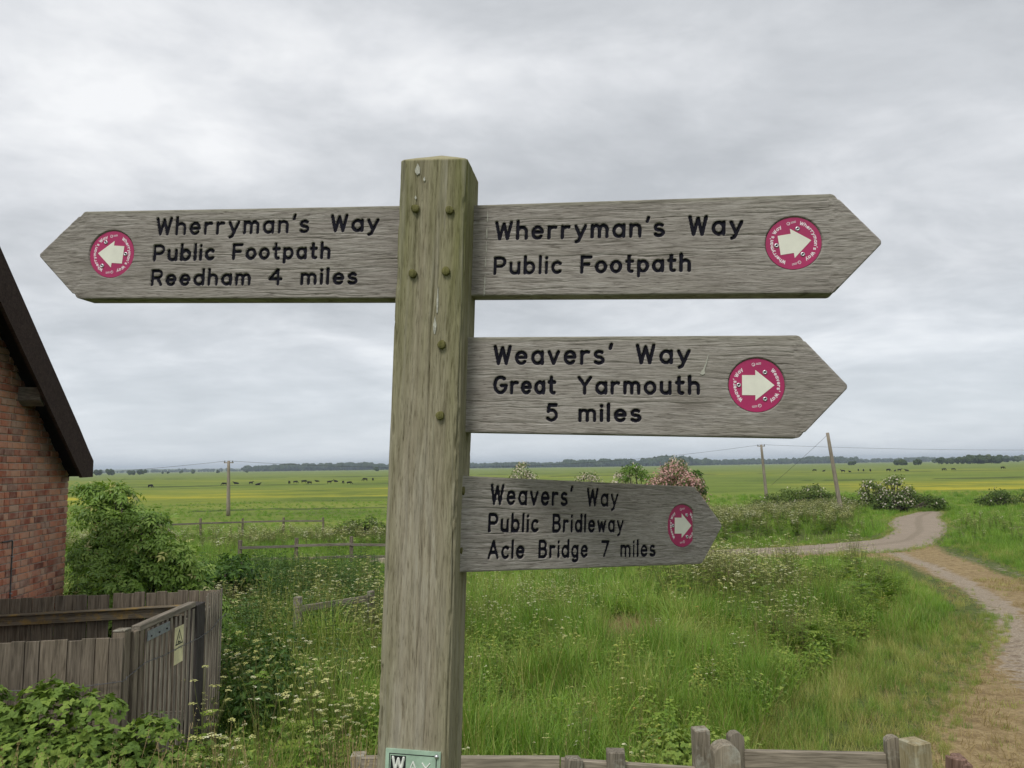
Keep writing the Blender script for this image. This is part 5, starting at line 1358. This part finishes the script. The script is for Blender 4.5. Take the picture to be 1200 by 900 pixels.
scatter('lime_umbellifers', 'yellow-green umbelliferous plants among the near grass', xx[~wh_], yy[~wh_], C_lime, 6, .75, 1.15, hs_[~wh_], .12, seed=28)
r_ = np.random.default_rng(61); xs_ = r_.normal(2.3, .55, 150); ys_ = r_.normal(15.2, .7, 150)
scatter('straw_patch', 'small patch of flattened straw-coloured grass in the meadow', xs_, ys_, C_straw, 4, .7, 1.2, None, .3, seed=61)
# -- cow parsley, far banks
x, y = frustum_pts(11000, 28, 62, 16)
bk = poly_sd(x, y, BANK)
zone = 1.8 * ((bk < -.9)) + .75 * np.exp(-((y - 41) / 4.5) ** 2) * (x < -3) + .10 * (x > 26) * (fbm(x, y, .15, 5) > .48) * (y > 33) + .14 * (x > 17) * (x < 40) * (y < 48) * (poly_sd(x, y, ROADP) < 4) * (fbm(x, y, .3, 6) > .5) * (dryd(x, y) > 2)
m_ = free(x, y, .4) & sample(x, y, np.clip(zone * (.35 + .9 * (fbm(x, y, .35, 25) > .4)), 0, 1), 17)
scatter('far_cow_parsley', 'drifts of cream cow parsley along the far track bank', x[m_], y[m_], C_parf, 5, .7, 1.12, None, .1, seed=16)
# -- seeding stalks close to the camera at the lower left
x, y = frustum_pts(420, 3.6, 5.6, 18); m_ = free(x, y) & (x < -.6)
scatter('seeding_stalks', 'thin straw-coloured seeding grass stalks at the bottom left', x[m_], y[m_], C_stalk, 3, .75, 1.1, None, .18, seed=18)

# ------------------------------------------------------------------ leafy masses
def lobes_mesh(name, lobes, n, lsize, mats, mi_fun, tri3=False, shell=.55, up_bias=.5, droop=0.0, sphere_clip=None):
    """leaves spread through overlapping lobes; lobes = (centre, radii, weight)"""
    mb = MB(); W = np.array([l_[2] for l_ in lobes]); W = W / W.sum(); rs = np.random.default_rng(len(lobes) + n)
    pick = rs.choice(len(lobes), n, p=W)
    for k_ in pick:
        c, rad, _ = lobes[k_]
        dv = Vector(rs.normal(0, 1, 3)); dv.normalize()
        if dv.z < -.35: dv.z *= -.6
        t = (1 - shell) + shell * rs.random() ** .6; t *= 1 + .13 * rs.normal()
        p = Vector((c[0] + dv.x * rad[0] * t, c[1] + dv.y * rad[1] * t, c[2] + dv.z * rad[2] * t))
        if sphere_clip and not sphere_clip(p): continue
        out = Vector((dv.x, dv.y, dv.z * .6 + up_bias)) + Vector(rs.normal(0, .45, 3)); out.normalize()
        dirv = Vector(rs.normal(0, 1, 3)); dirv = dirv - out * dirv.dot(out) ; dirv.normalize(); dirv.z -= droop
        mi = mi_fun(p, dv, rs); rn = float(np.clip(rs.random() * .7 + .3 * n2d([p.x * 1.0 + p.z], [p.y + p.z * .7], 1.6, 3)[0], 0, 1))
        l_ = lsize * rs.uniform(.65, 1.3)
        if tri3 == 'pinnate':
            sd = dirv.cross(out).normalized()
            leaf_quad(mb, p + dirv * l_ * .75, dirv, out, l_ * .62, l_ * .24, mi, rn, .15)
            for t_ in (.3, .65):
                for sg in (-1, 1):
                    d2 = (dirv * .55 + sd * sg).normalized(); leaf_quad(mb, p + dirv * l_ * t_, d2 - Vector((0, 0, .15)), out, l_ * .55, l_ * .23, mi, rn, .15)
        elif tri3:
            for a in (-.95, 0, .95):
                d2 = Matrix.Rotation(a, 3, out) @ dirv; leaf_quad(mb, p + d2 * l_ * .12, d2, out, l_ * (1.1 if a == 0 else .92), l_ * .86, mi, rn, .12)
        else: leaf_quad(mb, p, dirv, out, l_, l_ * .5, mi, rn)
    return mb.mesh(name, mats)
def twigs(name, base, lobes, r0, mat, n_extra=2):
    mb = MB()
    for c, rad, _ in lobes:
        for q in range(n_extra):
            e_ = Vector(c) + Vector((random.uniform(-.5, .5) * rad[0], random.uniform(-.5, .5) * rad[1], random.uniform(-.2, .5) * rad[2])); b = Vector(base) + Vector((random.uniform(-.1, .1), random.uniform(-.1, .1), 0))
            m_ = b.lerp(e_, .5) + Vector((random.uniform(-.1, .1), random.uniform(-.1, .1), .1 * rad[2])); v, f = tube([b, m_, e_], [r0, r0 * .6, r0 * .2], 6); mb.add(v, f)
    return mb.mesh(name, [mat], True)
def shrub(name, label, cat, base, lobes, n, lsize, mats, mi_fun, r0, group=None, **kw):
    root = empty(name, loc=base); tag(root, label, cat, group)
    o = obj('crown', lobes_mesh('crown', lobes, n, lsize, mats, mi_fun, **kw)); place(o, root, Matrix.Identity(4))
    o = obj('trunk', twigs('trunk', base, lobes, r0, M_bark)); place(o, root, Matrix.Identity(4))
    return root
# elder bush against the house corner
eb = (-5.0, 10.55, Tf(-5.0, 10.55))
el = []
for cx, cy, cz, r_ in ((-5.75, 10.9, 3.7, .42), (-5.4, 10.8, 3.55, .42), (-5.05, 10.6, 3.2, .45), (-5.55, 10.7, 3.1, .6), (-4.7, 10.5, 2.95, .42), (-5.2, 10.1, 2.7, .55), (-4.4, 10.5, 2.6, .4), (-4.8, 10.1, 2.4, .55), (-5.45, 10.1, 2.3, .55), (-4.95, 10.4, 1.9, .8), (-5.95, 11.0, 4.0, .26), (-5.5, 10.8, 3.98, .24), (-4.95, 10.6, 3.6, .24), (-4.12, 10.45, 2.4, .38), (-4.5, 10.4, 3.2, .24), (-3.9, 10.4, 2.1, .32), (-4.3, 10.2, 2.1, .5), (-4.3, 10.5, 2.95, .2), (-4.75, 10.5, 3.35, .2)):
    el.append(((cx, cy, cz), (r_, r_ * .9, r_ * .75), r_ ** 2))
def wallside(p): return (p - HO).dot(HN) > .12 or p.y > 10.15
shrub('elder_bush', 'big green elder bush growing against the brick house corner', 'bush', eb, el, 8500, .135, [G_elder, G_lime], lambda p, dv, rs: int(rs.random() < .025), .05, tri3='pinnate', up_bias=.8, droop=.3, shell=.6, sphere_clip=wallside)
# bramble in front of the board fence
bl = []
for cx, cy, cz, r_ in ((-4.5, 5.45, 2.35, .5), (-4.1, 5.35, 2.35, .48), (-3.7, 5.45, 2.35, .46), (-3.3, 5.5, 2.35, .44), (-2.95, 5.55, 2.28, .42), (-4.0, 5.0, 2.05, .6), (-3.4, 5.1, 2.05, .6), (-2.85, 5.2, 2.0, .5), (-3.85, 5.6, 2.68, .26), (-3.3, 5.65, 2.66, .24), (-3.02, 5.7, 2.6, .2), (-4.25, 5.55, 2.72, .24), (-2.62, 5.6, 2.15, .42), (-2.35, 5.5, 1.95, .42), (-3.6, 4.7, 1.8, .5), (-4.4, 4.8, 1.9, .5), (-3.0, 4.75, 1.75, .5), (-2.45, 5.9, 2.0, .35), (-3.5, 5.3, 1.7, .8), (-4.3, 5.2, 1.7, .8), (-2.6, 5.7, 2.45, .2), (-3.6, 5.55, 2.55, .22), (-2.15, 5.6, 1.75, .4)):
    bl.append(((cx, cy, cz), (r_, r_ * .8, r_ * .7), r_ ** 2))
shrub('bramble_patch', 'dense green bramble thicket in front of the board fence', 'bramble', (-3.4, 5.2, Tf(-3.4, 5.2)), bl, 15000, .050, [G_bramble], lambda p, dv, rs: 0, .008, tri3=True, up_bias=.9, shell=.45, sphere_clip=lambda p: p.y < 5.9 or p.x > -2.98)
bl2 = []
for cx, cy, cz, r_ in ((.55, 6.3, 1.45, .45), (.05, 6.4, 1.35, .4), (1.15, 6.6, 1.55, .45), (1.45, 6.9, 1.75, .45), (1.75, 7.1, 1.65, .45), (2.05, 6.9, 1.5, .35), (.85, 6.1, 1.4, .35)):
    bl2.append(((cx, cy, cz), (r_, r_ * .8, r_ * .62), r_ ** 2))
shrub('bramble_patch', 'low bramble clump in the grass behind the rail fence', 'bramble', (1.0, 6.5, Tf(1, 6.5)), bl2, 3200, .045, [G_bramble], lambda p, dv, rs: 0, .006, tri3=True, up_bias=.9, shell=.5)
# small shrub at the right-hand foot of the yard fence
bl3 = [((-2.75, 8.4, 1.75), (.4, .4, .5), .3), ((-2.5, 8.9, 1.6), (.5, .4, .5), .3), ((-2.8, 9.0, 2.0), (.35, .35, .4), .2)]
shrub('leafy_shrub', 'dark leafy shrub at the corner of the board fence', 'shrub', (-2.7, 8.6, Tf(-2.7, 8.6)), bl3, 1500, .09, [G_nettle], lambda p, dv, rs: 0, .012, up_bias=.6)

def hedge_lobes(cx, cy, w_, h_, n, seed, base):
    """lobes spread evenly along the bush, the middle ones reaching full height, low ones closing the foot"""
    r = random.Random(seed); out = []
    for i in range(n):
        t = -1 + 2 * (i + .5) / n + r.uniform(-.5, .5) / n; rr = min(w_ * .24, h_ * .36) * r.uniform(.75, 1.15)
        hh = h_ * (1 - .45 * t * t) * r.uniform(.8, 1.0)
        yj = cy + r.uniform(-.22, .22) * min(w_, 4)
        out.append(((cx + t * w_ * .42, yj, base + max(hh - rr * .8, rr * .4)), (rr, rr, rr * .8), rr ** 2))
        out.append(((cx + t * w_ * .44, yj + r.uniform(-.2, .1) * rr, base + hh * .32), (rr * 1.1, rr, hh * .36), rr ** 2 * .7))
    return out
def bush_at(name, label, px0, px1, ytop, Y, mats, mi_fun, n=1700, seed=0, lsize=.22, cat='bush', nl=9, extra=0):
    k_ = Y / 900; xc = ((px0 + px1) / 2 - 600) * k_ * 1.0; w_ = (px1 - px0) * k_
    hz = 554.9 - .0140 * ((px0 + px1) / 2)
    zt_ = EYE - (ytop - hz) * k_; b = Tf(xc, Y)
    shrub(name, label, cat, (xc, Y, b - .05), hedge_lobes(xc, Y, w_, zt_ - b, nl, seed, b), n, lsize, mats, mi_fun, .06, None, shell=.75, up_bias=.5)
may = lambda f, top=False: (lambda p, dv, rs: 1 if rs.random() < f else 0)
bush_at('hawthorn_bush', 'round blossoming hawthorn just right of the signpost on the horizon', 594, 630, 539, 78, [G_haw, G_may], may(.5), 1800, 1)
bush_at('hawthorn_bush', 'small faded hawthorn half hidden behind the lowest board', 665, 706, 547, 82, [G_haw, G_may], may(.5), 1500, 2)
bush_at('hawthorn_bush', 'bright green hawthorn bush above the lowest finger board', 720, 766, 538, 62, [G_hawb, G_may], may(.05), 2200, 3)
bush_at('hawthorn_bush', 'brownish hawthorn left of the bright green bush', 712, 740, 549, 63, [G_haw, G_may], may(.55), 1200, 4)
bush_at('hawthorn_bush', 'large pink blossoming hawthorn above the lowest finger board', 748, 822, 538, 56, [G_haw, G_pink], may(.68), 4600, 5, nl=12)
bush_at('hawthorn_bush', 'tall cream-topped hawthorn rising behind the pink blossom', 768, 810, 532, 58, [G_haw, G_may], may(.55), 1900, 6)
bush_at('hawthorn_bush', 'green hawthorn bush right of the pink blossom', 800, 824, 549, 57, [G_hawb, G_may], may(.06), 1100, 7)
bush_at('hawthorn_bush', 'small pale-flowered bush between the two right-hand poles', 926, 964, 563, 68, [G_haw, G_may], may(.14), 1500, 8)
bush_at('hawthorn_bush', 'white hawthorn in flower above the bend of the track', 1024, 1060, 552, 66, [G_haw, G_may], may(.27), 1800, 9)
bush_at('hawthorn_bush', 'dark hawthorn beside the white flowering one', 998, 1034, 556, 67, [G_haw, G_may], may(.16), 1600, 10)
bush_at('hedge', 'dark low hedge at the outside of the track bend', 1005, 1102, 572, 66.5, [G_haw, G_may], may(.02), 4200, 11, nl=20, cat='hedge')
bush_at('hedge', 'low dark hedge between the thin pole and the leaning pole', 864, 1004, 569, 68, [G_haw, G_may], may(.015), 4200, 12, nl=24, cat='hedge')
bush_at('scrub_bush', 'dark scrub bush at the right edge beyond the track', 1140, 1184, 571, 72, [G_haw, G_may], may(.03), 1500, 13)
bush_at('scrub_bush', 'brownish scrub bush at the extreme right edge', 1180, 1226, 569, 74, [G_haw, G_olive], may(.3), 1300, 14)
bush_at('thicket', 'dark leafy thicket right of the elder bush beyond the board fence', 214, 316, 640, 15.5, [G_nettle, G_fern], may(.15), 3800, 21, lsize=.12, cat='thicket', nl=14)
bush_at('hawthorn_bush', 'low dark bush on the marsh right of the far paddock fence', 388, 470, 604, 47, [G_haw, G_fern], may(.4), 2000, 15, nl=12)

# ------------------------------------------------------------------ distant woods and rising land
M_wood = leaf_mat('far_wood', [(0, (.022, .038, .014)), (.5, (.04, .062, .02)), (1, (.07, .09, .03))], .1, .9, .1)
def far_tree(seed):
    mb = MB(); r = random.Random(seed)
    for _ in range(5):
        bm = bmesh.new(); bmesh.ops.create_icosphere(bm, subdivisions=2, radius=1)
        c = Vector((r.uniform(-.35, .35), r.uniform(-.3, .3), r.uniform(.35, .75))); s_ = r.uniform(.25, .42)
        v = [c + Vector(q.co) * s_ * r.uniform(.75, 1.25) for q in bm.verts]; bm.verts.index_update(); f = [[q.index for q in fc.verts] for fc in bm.faces]; bm.free(); mb.add(v, f)
    v, f = tube([(0, 0, 0), (0, 0, .5)], [.05, .03], 5); mb.add(v, f)
    return mb.mesh('far_tree', [M_wood])
C_far = coll('far_tree', [far_tree(i) for i in range(6)])
def wood(label, spans, seed):
    """spans: (px0, px1, distance, height, trees)"""
    r = np.random.default_rng(seed); X, Y, Sc = [], [], []
    for p0, p1, D, h_, n in spans:
        pp = r.uniform(p0, p1, n); d_ = D * (1 + r.uniform(-.03, .03, n)); X.append((pp - 600) / 900 * d_); Y.append(d_)
        Sc.append(h_ * r.uniform(.6, 1.15, n) * (.75 + .5 * n2d(pp, pp * 0, .045, seed)))
    X, Y, Sc = map(np.concatenate, (X, Y, Sc))
    scatter('far_wood', label, X, Y, C_far, 6, 1, 1.001, Sc, .05, np.interp(Y, [0, 2600, 5200], [0, 0, 0]), seed=seed)
wood('distant blue-grey line of woods along the whole horizon', [(285, 470, 2300, 17, 260), (440, 640, 2700, 16, 260), (575, 700, 2400, 15, 200), (660, 830, 2200, 20, 260), (815, 1000, 2500, 17, 240), (980, 1210, 3000, 15, 220), (60, 300, 3200, 11, 160), (1150, 1230, 2400, 16, 60)], 41)
wood('dark hedgerow clumps far out on the marsh', [(115, 180, 1050, 6, 8), (150, 290, 1300, 6, 12), (1095, 1170, 900, 7.5, 34), (1040, 1075, 800, 6, 10), (1090, 1190, 1300, 8, 30), (985, 1000, 950, 5, 3), (440, 452, 1200, 6, 3)], 43)
def hills():
    M_ = Mat('far_fields', .95, .1); n = M_.noise(1, 3, .5, M_.mapping((.006, .002, 1)))
    M_.col(M_.ramp(n, [(.35, (.10, .13, .05)), (.5, (.19, .22, .09)), (.65, (.26, .25, .13))], 'CONSTANT'))
    xs = np.linspace(-9000, 9000, 160); ys = np.linspace(3300, 8500, 14); X, Y = np.meshgrid(xs, ys)
    prof = .35 + .65 * fbm(X, Y * .3, .0009, 8)
    Z = (np.clip((Y - 3300) / 2500, 0, 1) ** .8) * 34 * prof - 2
    o = obj('far_hills', mesh_np('far_hills', np.stack([X, Y, Z], -1).reshape(-1, 3), grid_faces(14, 160), True, [M_.m])); tag(o, 'low distant farmland rising along the horizon', kind='structure')
hills()
# ------------------------------------------------------------------ marsh haze
def haze():
    x0, x1, y0, y1, z0, z1 = -9500, 9500, -70, 9100, -4.0, 62.0
    v = [(x, y, z) for z in (z0, z1) for y in (y0, y1) for x in (x0, x1)]
    f = [[0, 2, 3, 1], [4, 5, 7, 6], [0, 1, 5, 4], [2, 6, 7, 3], [0, 4, 6, 2], [1, 3, 7, 5]]
    m_ = bpy.data.materials.new('haze'); m_.use_nodes = True; n = m_.node_tree.nodes; n.clear()
    pv_ = n.new('ShaderNodeVolumePrincipled'); pv_.inputs['Color'].default_value = (.74, .86, 1.0, 1); pv_.inputs['Density'].default_value = HAZE; pv_.inputs['Anisotropy'].default_value = .2
    out = n.new('ShaderNodeOutputMaterial'); m_.node_tree.links.new(pv_.outputs[0], out.inputs['Volume'])
    o = obj('haze', mesh_np('haze', v, f, False, [m_])); tag(o, 'thin pale haze over the marsh', kind='stuff')
HAZE = .00017
haze()
